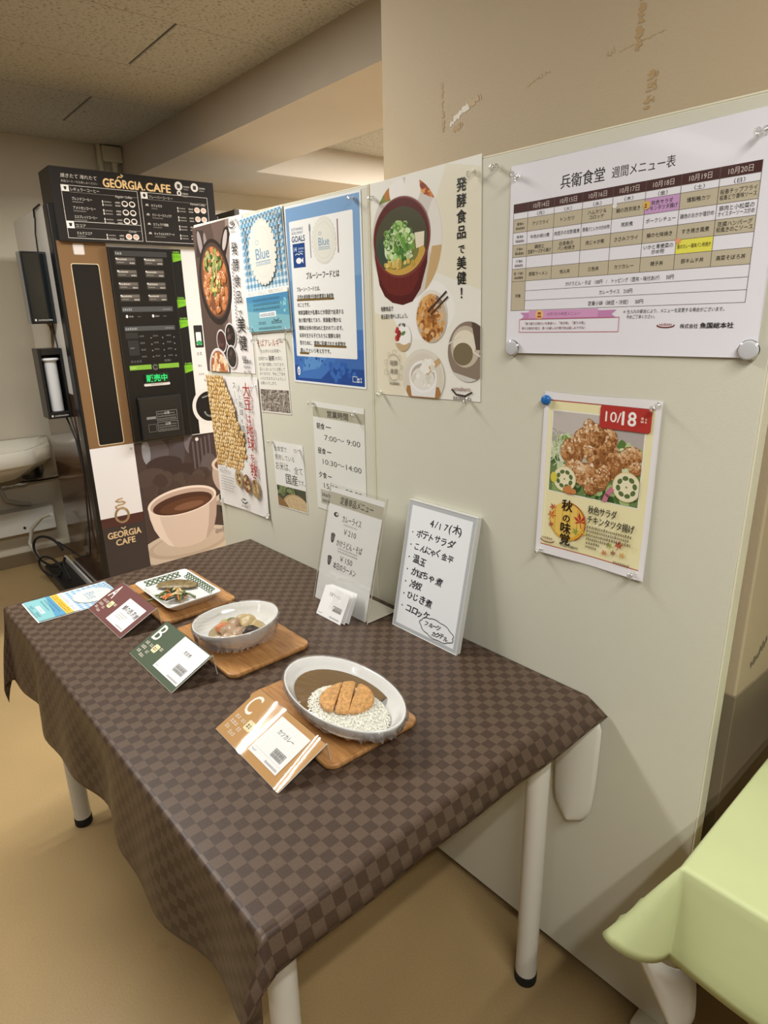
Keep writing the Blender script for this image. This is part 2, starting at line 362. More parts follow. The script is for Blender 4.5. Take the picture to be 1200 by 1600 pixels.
# ================================================================ THE SETTING
ROOM = Matrix.Rotation(math.radians(-2.2), 4, 'Z')
XW, XE, YS, YN = -4.05, 5.5, -8.0, 3.3
def struct(name, g, m, bevel=0.0, mtx=ROOM, parent=None):
    o = g.build(name, m, parent, mtx, bevel)
    if parent is None: o['kind'] = 'structure'
    return o
def floor_material():
    m = mat('vinyl_floor', (160, 135, 94), 0.36, noise=(2.2, 0.10), bump=(160, 0.06), spec=0.35); nt = m.node_tree; b = nt.nodes['Principled BSDF']
    src = b.inputs['Base Color'].links[0].from_socket
    tc = nt.nodes.new('ShaderNodeTexCoord'); n = nt.nodes.new('ShaderNodeTexNoise'); n.inputs['Scale'].default_value = 260; n.inputs['Detail'].default_value = 2
    nt.links.new(tc.outputs['Object'], n.inputs['Vector'])
    r = nt.nodes.new('ShaderNodeMapRange'); r.inputs['From Min'].default_value = 0.35; r.inputs['From Max'].default_value = 0.65; r.inputs['To Min'].default_value = 0.93; r.inputs['To Max'].default_value = 1.05
    nt.links.new(n.outputs['Fac'], r.inputs['Value'])
    v = nt.nodes.new('ShaderNodeVectorMath'); v.operation = 'SCALE'; nt.links.new(src, v.inputs[0]); nt.links.new(r.outputs['Result'], v.inputs['Scale'])
    # worn spots and the seams between the sheets
    n2 = nt.nodes.new('ShaderNodeTexNoise'); n2.inputs['Scale'].default_value = 9; n2.inputs['Detail'].default_value = 6; nt.links.new(tc.outputs['Object'], n2.inputs['Vector'])
    r2 = nt.nodes.new('ShaderNodeMapRange'); r2.inputs['From Min'].default_value = 0.66; r2.inputs['From Max'].default_value = 0.75; nt.links.new(n2.outputs['Fac'], r2.inputs['Value'])
    mx = nt.nodes.new('ShaderNodeMix'); mx.data_type = 'RGBA'; mx.inputs[7].default_value = rgb((128, 104, 66)); nt.links.new(v.outputs['Vector'], mx.inputs[6])
    q = nt.nodes.new('ShaderNodeMath'); q.operation = 'MULTIPLY'; q.inputs[1].default_value = 0.45; nt.links.new(r2.outputs['Result'], q.inputs[0]); nt.links.new(q.outputs[0], mx.inputs[0])
    br = nt.nodes.new('ShaderNodeTexBrick'); br.inputs['Scale'].default_value = 1; br.inputs['Brick Width'].default_value = 9; br.inputs['Row Height'].default_value = 1.82; br.inputs['Mortar Size'].default_value = 0.0012
    br.inputs['Color1'].default_value = br.inputs['Color2'].default_value = (1, 1, 1, 1); br.inputs['Mortar'].default_value = (0.55, 0.5, 0.42, 1)
    mp = nt.nodes.new('ShaderNodeMapping'); mp.inputs['Location'].default_value = (3.1, 1.03, 0); nt.links.new(tc.outputs['Object'], mp.inputs['Vector']); nt.links.new(mp.outputs['Vector'], br.inputs['Vector'])
    mm = nt.nodes.new('ShaderNodeMix'); mm.data_type = 'RGBA'; mm.blend_type = 'MULTIPLY'; mm.inputs[0].default_value = 1; nt.links.new(mx.outputs[2], mm.inputs[6]); nt.links.new(br.outputs['Color'], mm.inputs[7])
    nt.links.new(mm.outputs[2], b.inputs['Base Color']); return m
def ceiling_material():
    m = bpy.data.materials.new('acoustic_ceiling_board'); m.use_nodes = True; nt = m.node_tree; b = nt.nodes['Principled BSDF']; b.inputs['Roughness'].default_value = 0.95
    tc = nt.nodes.new('ShaderNodeTexCoord'); mp = nt.nodes.new('ShaderNodeMapping'); nt.links.new(tc.outputs['Object'], mp.inputs['Vector'])
    n0 = nt.nodes.new('ShaderNodeTexNoise'); n0.inputs['Scale'].default_value = 22; nt.links.new(mp.outputs['Vector'], n0.inputs['Vector'])
    ad = nt.nodes.new('ShaderNodeMix'); ad.data_type = 'VECTOR'; ad.inputs[0].default_value = 0.012
    nt.links.new(mp.outputs['Vector'], ad.inputs[4]); nt.links.new(n0.outputs['Color'], ad.inputs[5])
    mp2 = nt.nodes.new('ShaderNodeMapping'); mp2.inputs['Scale'].default_value = (1, 0.45, 1); nt.links.new(ad.outputs[1], mp2.inputs['Vector'])
    n = nt.nodes.new('ShaderNodeTexNoise'); n.inputs['Scale'].default_value = 165; n.inputs['Detail'].default_value = 3; n.inputs['Roughness'].default_value = 0.55; nt.links.new(mp2.outputs['Vector'], n.inputs['Vector'])
    cr = nt.nodes.new('ShaderNodeValToRGB'); e = cr.color_ramp.elements; e[0].position = 0.33; e[0].color = rgb((122, 112, 95)); e[1].position = 0.46; e[1].color = rgb((172, 167, 155))
    nt.links.new(n.outputs['Fac'], cr.inputs['Fac'])
    br = nt.nodes.new('ShaderNodeTexBrick'); br.inputs['Scale'].default_value = 1; br.inputs['Brick Width'].default_value = 0.91; br.inputs['Row Height'].default_value = 0.455; br.inputs['Mortar Size'].default_value = 0.0015; br.offset = 0.5
    br.inputs['Color1'].default_value = br.inputs['Color2'].default_value = (1, 1, 1, 1); br.inputs['Mortar'].default_value = (0.5, 0.45, 0.4, 1)
    sx = nt.nodes.new('ShaderNodeSeparateXYZ'); cx = nt.nodes.new('ShaderNodeCombineXYZ'); nt.links.new(tc.outputs['Object'], sx.inputs[0])
    a1 = nt.nodes.new('ShaderNodeMath'); a1.inputs[1].default_value = 9.01; nt.links.new(sx.outputs['Y'], a1.inputs[0]); nt.links.new(a1.outputs[0], cx.inputs['X'])
    a2 = nt.nodes.new('ShaderNodeMath'); a2.inputs[1].default_value = 2.285 + 0.455*8; nt.links.new(sx.outputs['X'], a2.inputs[0]); nt.links.new(a2.outputs[0], cx.inputs['Y'])
    nt.links.new(cx.outputs[0], br.inputs['Vector'])
    mm = nt.nodes.new('ShaderNodeMix'); mm.data_type = 'RGBA'; mm.blend_type = 'MULTIPLY'; mm.inputs[0].default_value = 1; nt.links.new(cr.outputs[0], mm.inputs[6]); nt.links.new(br.outputs['Color'], mm.inputs[7])
    nt.links.new(mm.outputs[2], b.inputs['Base Color'])
    bp = nt.nodes.new('ShaderNodeBump'); bp.inputs['Strength'].default_value = 0.5; bp.inputs['Distance'].default_value = 0.003; nt.links.new(n.outputs['Fac'], bp.inputs['Height']); nt.links.new(bp.outputs['Normal'], b.inputs['Normal'])
    return m
WALL = mat('cream_wall_paint', (200, 190, 170), 0.8, noise=(3, 0.04), bump=(220, 0.12))
PILLAR = mat('tan_pillar_paint', (186, 167, 136), 0.7, noise=(2.5, 0.03), bump=(240, 0.12))
BEAM = mat('cream_beam_paint', (182, 170, 154), 0.8, noise=(3, 0.03), bump=(220, 0.1))
BASE = mat('brown_baseboard_vinyl', (112, 94, 70), 0.5)
DARKW = mat('grey_brown_wainscot', (128, 114, 90), 0.6, noise=(4, 0.05))
BLACK = mat('black_plastic', (22, 21, 21), 0.35)
MATTB = mat('black_rubber', (18, 17, 17), 0.7)
struct('floor', G().box(XW, XE, YS, YN, -0.05, 0.0), floor_material())
cg = G().box(XW, XE, YS, YN, ZC, ZC+0.05)
for x0 in (-2.72, -3.64): cg.box(x0, x0+0.437, 0.081, 0.0865, ZC-0.0012, ZC+0.001, 1)
struct('ceiling', cg, [ceiling_material(), BLACK])
struct('wall_left', G().box(XW-0.1, XW, YS, YN, 0, ZC), WALL)
struct('wall_right', G().box(XE, XE+0.1, YS, YN, 0, ZC), WALL)
struct('wall_front', G().box(XW, XE, YS-0.1, YS, 0, ZC), WALL)
struct('wall_back', G().box(XW, XE, YN, YN+0.1, 0, ZC), WALL)
struct('baseboard_left', G().box(XW, XW+0.012, YS, YN, 0, 0.075), BASE, 0.003)
struct('trim_1', G().box(XW, XE, 0.478, 0.963, 2.125, ZC), BEAM)                   # the long ceiling beam
struct('trim_2', G().box(XW, -3.37, 0.963, YN, 2.125, ZC), BEAM)                   # the cross beam at the far wall
wp = struct('wall_pillar', G().box(-1.239, -0.318, 0.08, 0.962, 0, ZC), PILLAR, 0.004)
struct('baseboard_pillar', G().box(-1.241, -0.3155, 0.0775, 0.96, 0, 0.748), DARKW, 0.002, parent=wp, mtx=None)
# torn tape left on the pillar
def residue(name, o, u, v, pts, col, label):
    P = Pr(1, 1, base=False); P.clip = [(-9999, -9999), (9999, -9999), (9999, 9999), (-9999, 9999)]
    for poly in pts: P.poly(poly, col)
    M = Matrix.Translation(o) @ Matrix(((u[0], v[0], 0, 0), (u[1], v[1], 0, 0), (u[2], v[2], 0, 0), (0, 0, 0, 1)))
    n = Vector(u).cross(Vector(v)); M[0][2], M[1][2], M[2][2] = n
    ob = P.build(name, PAPER, wp, M); ob['label'] = label; return ob
def ragged(x0, y0, x1, y1, t, seed, n=9, br=0.0):
    rnd = random.Random(seed); out = []; n *= 3; d = math.hypot(x1-x0, y1-y0); nx, ny = -(y1-y0)/d, (x1-x0)/d; up = []; dn = []
    for k in range(n+1):
        f = k/n; x, y = x0+(x1-x0)*f, y0+(y1-y0)*f; a = t*(rnd.uniform(-0.1, 0.6)); b = t*rnd.uniform(0.12, 0.6); up.append((x+nx*a, y+ny*a)); dn.append((x-nx*b, y-ny*b))
    for k in range(n):
        if rnd.random() < br: continue
        out.append([dn[k], dn[k+1], up[k+1], up[k]])
    return out
FR = (Vector((0, 0.0795, 0)), (1, 0, 0), (0, 0, 1))
def px(x): return x*1000
T1, T2, T3 = (178, 148, 102), (188, 164, 124), (226, 218, 202)
for col, segs, lb in ((T1, ragged(-1046, 1838, -1040, 1745, 9, 1, 10, 0.25), 'brown strip of tape residue'),
                      (T2, ragged(-1014, 1768, -938, 1792, 15, 2, 9, 0.1), 'torn tan tape'),
                      (T3, ragged(-1022, 1757, -972, 1783, 13, 3, 6, 0.1) + ragged(-1012, 1766, -962, 1778, 6, 8, 6, 0.2), 'whitish shiny torn tape'),
                      (T1, ragged(-1014, 1745, -986, 1752, 14, 4, 5, 0.2), 'brown tape scrap'),
                      (T2, ragged(-826, 1782, -776, 1793, 7, 5, 8, 0.3), 'faint tape smear'),
                      (T1, ragged(-606, 1868, -608, 1778, 13, 6, 9, 0.1), 'brown strip of tape residue'),
                      (T2, ragged(-664, 1787, -650, 1789, 12, 7, 4, 0.2) + ragged(-640, 1786, -560, 1795, 4, 9, 9, 0.4), 'grey smear of old glue'),
                      (T1, ragged(-580, 1745, -584, 1689, 14, 10, 7, 0.25) + ragged(-572, 1742, -574, 1700, 4, 11, 5, 0.3), 'brown tape residue')):
    residue('tape_residue', FR[0], FR[1], FR[2], segs, col, lb)
residue('tape_residue', Vector((-0.3173, 0, 0)), (0, 1, 0), (0, 0, 1), ragged(126, 790, 186, 822, 20, 12, 6, 0.0), (120, 112, 92), 'grey scrap of tape')
residue('tape_residue', Vector((-0.3173, 0, 0)), (0, 1, 0), (0, 0, 1), ragged(196, 812, 216, 840, 9, 13, 4, 0.0), (110, 92, 66), 'brown scrap of tape')

# ---------------------------------------------------------------- pipes and conduit in the far corner
CREAM = mat('cream_conduit', (196, 186, 164), 0.5); CHROME = mat('chrome', (210, 208, 202), 0.12, 1.0); STEEL = mat('grey_painted_steel', (150, 148, 142), 0.4, 0.2)
t = thing('conduit_box', 'cream cable junction box with two pipes in the ceiling corner above the coffee machine', 'conduit', mtx=ROOM @ Matrix.Translation((-4.05, 0.36, 1.95)))
G().box(0, 0.06, 0.01, 0.115, 0.265, 0.345).build('junction_box', CREAM, t, bevel=0.006)
G().tube([(0.03, 0.075, 0.0), (0.03, 0.075, 0.27)], 0.018).build('pipe', CREAM, t)
G().tube([(0.022, 0.0, 0.0), (0.022, 0.0, 0.35)], 0.016).build('pipe', CREAM, t)

# ---------------------------------------------------------------- wash basin on the far wall
PORC = mat('white_porcelain', (226, 220, 204), 0.15, coat=0.4)
t = thing('wash_basin', 'white ceramic wash basin on the far left wall', 'sink', mtx=ROOM @ Matrix.Translation((XW, -0.55, 0.0)))
def basin_out(s, z, dx=0.0):
    P = [(0.0, 0.40), (0.30, 0.345), (0.43, 0.225), (0.47, 0.0), (0.43, -0.225), (0.30, -0.345), (0.0, -0.40)]
    return [(max(0.002, p[0]*s+dx), p[1]*s, z) for p in P]
def dens(L, k=4):
    out = []
    for a, b in zip(L, L[1:]+L[:1]):
        for i in range(k): out.append(tuple(a[j]+(b[j]-a[j])*i/k for j in range(3)))
    return out
bg = G().loft([dens(basin_out(0.42, 0.545)), dens(basin_out(0.66, 0.575)), dens(basin_out(0.9, 0.64)), dens(basin_out(0.985, 0.665)), dens(basin_out(1, 0.672)), dens(basin_out(1, 0.737)), dens(basin_out(0.985, 0.745)), dens(basin_out(0.86, 0.742, 0.03)), dens(basin_out(0.8, 0.70, 0.045)), dens(basin_out(0.55, 0.635, 0.08)), dens(basin_out(0.12, 0.625, 0.14))])
bg.build('basin', PORC, t)
G().tube([(0.2, 0, 0.55), (0.2, 0, 0.46), (0.17, 0.0, 0.43), (0.10, 0.0, 0.44), (0.0, 0.0, 0.47)], 0.02).build('drain_trap', CHROME, t)
G().lathe([(0.0, 0.525), (0.05, 0.53), (0.062, 0.56), (0.062, 0.63), (0.03, 0.66)], (0.10, 0.27, 0), 18).build('valve_cover', BLACK, t)
G().tube([(0.06, 0.02, 0.49), (0.05, 0.15, 0.493), (0.045, 0.28, 0.497), (0.04, 0.50, 0.505), (0.0, 0.52, 0.505)], 0.011).tube([(0.05, 0.2, 0.494), (0.05, 0.235, 0.495)], 0.017).tube([(0.05, 0.1, 0.47), (0.05, 0.1, 0.55)], 0.012).build('water_pipe', CHROME, t)
G().tube([(0.06, 0.1, 0.5), (0.07, 0.12, 0.42), (0.06, 0.2, 0.38), (0.04, 0.24, 0.365)], 0.012).build('supply_hose', STEEL, t)
t = thing('water_heater_box', 'white metal heater box fixed low on the far left wall under the basin', 'heater', mtx=ROOM @ Matrix.Translation((XW, -0.43, 0.215)))
G().box(0, 0.10, -0.25, 0.225, 0.0, 0.135).build('casing', mat('white_painted_metal', (196, 192, 182), 0.4), t, bevel=0.004)
G().lathe([(0.007, 0.0), (0.007, 0.005)], (0.1, 0.06, 0.035), 12, ax='x').build('screw', BLACK, t)

# ---------------------------------------------------------------- notice boards
BOARD = mat('cream_display_board', (211, 208, 190), 0.42, noise=(2.0, 0.02), bump=(260, 0.05), spec=0.35)
EDGE = mat('pale_board_edging', (226, 220, 196), 0.4)
def board(x0, x1, label):
    t = thing('display_board', label, 'notice board', ((x0+x1)/2, 0.015, 0.0)); h = (x1-x0)/2
    G().box(-h+0.003, h-0.003, -0.015, 0.015, 0.035, 1.650).build('panel', BOARD, t, bevel=0.0015)
    e = G()
    for a, b in ((-h, -h+0.003), (h-0.003, h)): e.box(a, b, -0.0145, 0.0145, 0.035, 1.653)
    e.box(-h+0.003, h-0.003, -0.0145, 0.0145, 1.650, 1.653); e.build('edging', EDGE, t, bevel=0.0008)
    for s in (-h+0.03, h-0.03):
        G().box(s-0.026, s+0.026, -0.05, 0.06, 0.0, 0.035).build('foot', mat('cream_foot', (200, 192, 170), 0.5), t, bevel=0.006)
    return t
board(-1.958, -1.1415, 'cream notice board with brown, blue and white posters, standing left of the pillar')
board(-1.1385, -0.313, 'cream notice board with the weekly menu table, standing in front of the pillar')

# ================================================================ COFFEE MACHINE
VROT = math.radians(-2.6)
_u3 = Vector((-math.sin(VROT), math.cos(VROT), 0)); _n3 = Vector((math.cos(VROT), math.sin(VROT), 0))
_vo = _n3*(-3.0) + _u3*(-0.2233)
VM = Matrix(((_u3.x, 0, _n3.x, _vo.x), (_u3.y, 0, _n3.y, _vo.y), (0, 1, 0, 0), (0, 0, 0, 1)))    # u right along the front, v up, n towards the room
vend = thing('coffee_vending_machine', 'tall black, brown and white cup coffee vending machine against the far wall', 'vending machine', mtx=VM)
WHITEM = mat('white_machine_enamel', (222, 218, 210), 0.3); BROWNS = mat('glossy_brown_panel', (74, 50, 36), 0.16, coat=0.4, noise=(3, 0.1))
VW = 0.735
g = G(); g.box(-0.012, VW, 1.06, 1.835, -0.66, -0.07, 0); g.box(-0.012, VW, 0.05, 1.06, -0.66, -0.07, 1); g.box(0, VW, 0.0, 0.05, -0.64, -0.08, 2)
g.build('cabinet', [WHITEM, BROWNS, BLACK], vend, bevel=0.004)
G().box(-0.014, VW, 0.05, 1.835, -0.07, -0.002).build('door', BLACK, vend, bevel=0.006)
# printed front
P = Pr(VW*1000, 1700, '#6f5136', base=False); P.win = P.clip = [(0, 60), (VW*1000, 60), (VW*1000, 1695), (0, 1695)]
BR = '#7d5f40'
P.rect(0, 822, 197, 873, BR); P.rect(197, 822, VW*1000-197, 873, '#dedbd8'); P.rect(0, 487, 197, 335, '#dcd9da'); P.rect(0, 60, 197, 427, '#3a3232'); P.rect(0, 440, 197, 47, '#4c2c28')
P.rr(43, 831, 114, 778, 9, '#d8c8a8'); P.rr(46, 834, 108, 772, 8, '#141313')
P.rr(62, 1643, 44, 44, 5, '#c8c0b8'); P.rr(66, 1647, 36, 36, 3, '#d8d0cc')
P.rect(197, 825, 331, 855, '#161616')
for v in (1632, 1432, 1340, 1132):                                 # green price tags beside the buttons
    P.poly([(486, v-8), (528, v+2), (528, v+30), (486, v+30)], '#78b82c'); P.greek(490, v+33, 34, 8, '#8cc84a', v); P.greek(492, v+12, 30, 10, '#5c9a1c', v+1)
P.ell(594, 955, 90, 92, '#d9d6d2', 40); P.ell(594, 955, 72, 74, '#1b1a1a', 40); P.ring(594, 940, 30, 34, 9, '#9a9894', 24, 200, 340); P.line([(560, 1000), (600, 1010), (625, 985)], 6, '#8a8884')
P.rr(552, 1240, 44, 104, 4, '#2a2a28'); P.rr(560, 1252, 26, 60, 3, '#e8ece4'); P.ell(574, 1262, 14, 11, '#2f9a58')
P.greek(556, 1205, 26, 14, '#9a9894', 5); P.greek(556, 1150, 22, 10, '#8a8884', 6); P.greek(556, 1110, 26, 10, '#8a8884', 7)
# coffee photograph
P.clip = [(198, 60), (VW*1000, 60), (VW*1000, 816), (198, 820)]
P.rect(198, 60, 560, 770, '#453735')
for i, (x, y, rx, ry, c) in enumerate(((300, 760, 60, 70, '#5a5256'), (250, 770, 20, 60, '#8a8a90'), (400, 760, 40, 90, '#4c4446'), (470, 790, 30, 60, '#6c646a'), (330, 700, 90, 40, '#3a2e2c'), (520, 740, 60, 90, '#3c302e'), (260, 640, 80, 50, '#4e403c'), (420, 640, 120, 50, '#3a2c2a'), (560, 640, 50, 80, '#5e5250'))): P.ell(x, y, rx, ry, c, 24)
for k in range(5): P.rect(480+k*22, 640+k*6, 9, 150, '#5c5458')
P.blobs(400, 590, 190, 40, 30, ['#463834', '#4a3a36', '#423430', '#4e403a'], 20, 54, 3, 0.5)
P.ell(700, 600, 130, 130, '#b09c90', 40); P.ell(700, 655, 128, 52, '#d0beb0', 40); P.ell(700, 652, 112, 42, '#6a4a34', 40)      # the cup behind
P.ell(690, 470, 120, 40, '#c6b4a8', 30); P.rr(596, 395, 40, 100, 8, '#1c2420'); P.rr(602, 430, 28, 40, 4, '#7a9c80')
P.ell(410, 255, 262, 92, '#8f7f70', 48); P.ell(410, 262, 260, 90, '#c4b4a4', 48); P.ell(410, 268, 215, 68, '#b2a090', 44); P.ell(410, 274, 190, 56, '#bfae9e', 44)
P.ring(575, 375, 62, 78, 22, '#c8b6aa', 30, -110, 100); P.ring(575, 375, 62, 78, 8, '#a8968a', 30, -110, 100)
body = [(222, 490), (226, 440), (240, 380), (264, 330), (300, 286), (350, 262), (410, 255), (470, 262), (520, 286), (552, 330), (570, 390), (578, 450), (580, 505)]
P.poly(body, '#cdb9ad'); P.poly([(222, 490), (226, 440), (240, 380), (264, 330), (300, 286), (330, 270), (300, 330), (280, 400), (268, 480)], '#dccabd'); P.poly([(580, 505), (578, 450), (570, 390), (552, 330), (520, 286), (500, 276), (520, 340), (534, 420), (540, 505)], '#b49e92')
P.ell(401, 500, 180, 70, '#e2d2c6', 48, 0.05); P.ell(401, 497, 168, 61, '#b79f92', 48, 0.05); P.ell(401, 486, 156, 50, '#4a2e24', 48, 0.05); P.ell(410, 476, 130, 34, '#5c3a2a', 40, 0.05); P.ell(430, 470, 80, 18, '#7a5440', 30, 0.05)
P.clip = P.win
P.ell(183, 799, 7, 7, '#b8b4b0'); P.ell(508, 799, 9, 9, '#d8d4d0')
def steam_logo(P, cx, cy, s, col):
    P.ring(cx, cy, 26*s, 30*s, 9*s, col, 36, 60, 415)
    sq = [(12, 26), (6, 33), (-8, 31), (-20, 34), (-22, 42), (-8, 47), (12, 48), (20, 54), (10, 60), (-8, 61), (-18, 66), (-6, 72), (10, 74)]
    P.line([(cx+x*s*0.95, cy+y*s*0.95) for x, y in sq], 6*s, col)
GOLD = '#b79a72'
steam_logo(P, 99, 490, 1.15, GOLD)
P.text('GEORGIA', 98, 384, 44, '#cfb48c', w=156, al='c', bold=0.03); P.text('CAFE', 98, 345, 42, '#cfb48c', w=90, al='c', bold=0.03); P.line([(86, 430), (96, 422), (106, 430)], 5, '#cfb48c')
P.build('front_print', PLAST, vend)
# the raised selection panel
P = Pr(283, 853, '#101010', thick=0.012)
P.frame(1, 1, 281, 851, 2.5, '#2e2e2e')
P.rect(26, 818, 232, 22, '#3c3c3c'); P.greek(30, 824, 26, 10, '#b0b0b0', 1)
for r in range(4):
    for c in range(2):
        x, y = 27+c*124, 783-r*51
        P.rr(x, y, 86, 30, 2, '#4a4643'); P.rect(x+3, y+17, 80, 10, '#6a645e'); P.greek(x+6, y+18, 44, 7, '#d8d2c8', r*2+c); P.greek(x+6, y+7, 30, 4, '#a8a298', r*2+c+20); P.greek(x+60, y+4, 22, 6, '#e0dad0', r*2+c+40); P.ell(x+4, y+24, 3, 3, '#e8e8e8')
P.rect(26, 585, 232, 22, '#4c4e50'); P.greek(30, 591, 40, 10, '#a8a8a8', 31); P.greek(210, 592, 40, 6, '#888888', 32)
for x in (40, 158): P.ell(x+4, 566, 5, 7, '#dcdcdc'); P.greek(x+14, 562, 18, 7, '#9a9a9a', x); P.greek(x+52, 562, 14, 5, '#6a6a6a', x)
P.rect(26, 503, 232, 20, '#4c4e50'); P.greek(30, 508, 52, 9, '#a8a8a8', 33); P.greek(212, 509, 38, 6, '#888888', 34)
P.rect(26, 470, 56, 26, '#2c2c2c'); P.rect(32, 396, 48, 66, '#2b2b2d'); P.greek(40, 426, 18, 5, '#8a8a8a', 35)
for r in range(4):
    for c in range(3): P.greek(88+c*62, 476-r*30, 22, 7, '#6e6e70', 50+r*3+c); P.ell(140+c*54, 470-r*28, 3, 3, '#8a8a8c', 8)
P.greek(34, 364, 50, 12, '#55555a', 70); P.greek(190, 362, 30, 9, '#6a6a6a', 71)
P.rect(25, 331, 100, 21, '#7fae3c'); P.rect(160, 331, 97, 21, '#7fae3c'); P.greek(30, 338, 28, 7, '#b8d884', 36); P.ell(143, 339, 17, 17, '#2c2c2c'); P.ring(143, 339, 10, 10, 3, '#8a8a8a', 20, 30, 330)
P.rr(80, 254, 124, 13, 6, '#d0ccc8'); P.greek(110, 258, 60, 5, '#8a8682', 37)
P.build('selection_panel', PLAST, vend, Matrix.Translation((0.198, 0.825, 0.012)))
EM = bpy.data.materials.new('green_led'); EM.use_nodes = True; _b = EM.node_tree.nodes['Principled BSDF']; _b.inputs['Base Color'].default_value = (0, 0, 0, 1); _b.inputs['Emission Color'].default_value = rgb((40, 235, 120)); _b.inputs['Emission Strength'].default_value = 0.9
G().box(0, 0.112, 0, 0.042, 0, 0.003).build('display', mat('dark_green_display', (10, 40, 24), 0.3), vend, Matrix.Translation((0.287, 1.094, 0.0125)))
V, F = glyphs('販売中', 0.02); me = bpy.data.meshes.new('display_text'); me.from_pydata([(0.004+p[0]*0.034, 0.008+p[1]*0.034, 0.0) for p in V], [], F); me.materials.append(EM)
newobj('display_text', me, vend, Matrix.Translation((0.287, 1.094, 0.0158)))
# cup door
g = G().box(0, 0.206, 0, 0.20, 0, 0.016); d = g.build('cup_door', mat('smoked_cup_door', (30, 30, 31), 0.22), vend, Matrix.Translation((0.234, 0.832, 0.0125)), bevel=0.006)
P = Pr(206, 200, base=False)
P.frame(78, 84, 100, 46, 1.6, '#8e8e8e'); P.frame(78, 34, 100, 44, 1.6, '#8e8e8e'); P.rect(30, 96, 44, 12, '#7e7e7e'); P.frame(34, 36, 38, 36, 1.5, '#747474')
for k in range(3): P.greek(84, 90+k*12, 86, 7, '#7c7c7c', k); P.greek(84, 40+k*11, 86, 6, '#7c7c7c', k+5)
P.text('注意', 128, 114, 14, '#bcbcbc', al='c'); P.text('注意', 128, 62, 14, '#bcbcbc', al='c')
P.build('door_print', PLAST, d, Matrix.Translation((0, 0, 0.0165)))
# menu sign on top
hd = G().box(0, 0.70, 0, 0.277, -0.165, 0.0).build('menu_sign', BLACK, vend, Matrix.Translation((0.010, 1.693, 0.018)), bevel=0.003)
P = Pr(700, 277, '#221f20', thick=0.001)
WH = '#d9d4cc'
P.text('焼きたて 淹れたて', 40, 240, 17, WH, w=142, shear=0.15); P.text('本格コーヒーをお楽しみください', 40, 222, 10, '#bdb8b0', w=142)
P.text('GEORGIA', 205, 218, 46, '#f2cf96', w=166, bold=0.03); P.text('CAFE', 386, 218, 46, '#f2cf96', w=108, bold=0.03); P.ell(377, 221, 3, 3, '#f2cf96'); P.line([(266, 255), (272, 262), (284, 260), (290, 267), (282, 270)], 4, '#f2cf96')
for x, y, r in ((533, 250, 18), (608, 250, 18), (533, 221, 11)):
    P.ell(x, y, r, r, '#e6e2dc', 24); P.rect(x-r*.4, y-r*.5, r*.8, r*.9, '#3a3634'); P.greek(x+r+5, y-4, 28, 7, '#cfc9c0', r); P.greek(x+r+5, y-14, 22, 5, '#a8a29a', r+1)
def mbox(x, y, w_, h_):
    P.frame(x, y, w_, h_, 1.6, '#e2ded8')
mbox(36, 12, 308, 200); P.rect(36, 76, 308, 1.6, '#e2ded8'); mbox(357, 12, 308, 200)
P.rect(38, 188, 28, 24, '#efece6'); P.rect(38, 50, 28, 26, '#efece6'); P.rect(359, 186, 28, 26, '#efece6')
P.poly([(46, 206), (58, 206), (55, 194), (49, 194)], '#2a2626'); P.poly([(45, 70), (59, 70), (56, 57), (48, 57)], '#2a2626'); P.ell(373, 199, 6, 7, '#2a2626')
P.text('レギュラーコーヒー', 72, 192, 15, WH, w=112); P.text('Regular Coffee', 318, 180, 13, WH, w=70, al='r', shear=0.2); P.text('ココア', 72, 56, 14, WH); P.text('Cocoa', 318, 46, 12, WH, al='r', shear=0.2)
P.rect(66, 186, 276, 0.9, '#a8a49e'); P.rect(66, 52, 276, 0.9, '#a8a49e'); P.rect(387, 184, 276, 0.9, '#a8a49e')
P.text('フレーバーコーヒー', 393, 190, 14, WH, w=106); P.text('Flavored Coffee', 652, 176, 13, WH, w=72, al='r', shear=0.2)
def item(x, y, tt, tw, cc):
    P.text(tt, x, y, 13, '#e6e2da', w=tw); P.greek(x, y-9, tw*0.55, 4, '#a09a92', int(x+y))
    for k in (0, 1):
        P.rect(x+118, y-2-k*12, 5, 9, '#d8d4cc'); P.greek(x+127, y-k*12, 30, 5, '#b4aea6', int(y)+k); P.greek(x+172, y-k*12, 20, 6, '#d8d2ca', int(y)+k+9)
    for k in (0, 1): P.ell(x+212+k*31, y, 13.5, 12, '#e8e0d8', 22); P.ell(x+212+k*31, y+1, 9.5, 7, cc, 18)
item(72, 158, 'ブレンドコーヒー', 78, '#2c2422'); item(72, 124, 'アメリカンコーヒー', 88, '#2c2422'); item(72, 90, 'エスプレッソコーヒー', 90, '#2c2422'); item(72, 28, 'ミルクココア', 60, '#d8a892')
for k, (tt, tw) in enumerate((('カフェモカ', 48), ('クリーミーカフェラテ', 88), ('カフェラテ微糖', 68), ('キャラメルマキアート', 92))):
    item(398, 156-k*38, tt, tw, '#dab8a4'); P.poly([(372, 158-k*38), (388, 158-k*38), (384, 166-k*38), (376, 166-k*38)], '#b8b2aa')
P.build('sign_print', PLAST, hd, Matrix.Translation((0, 0, 0.0012)))
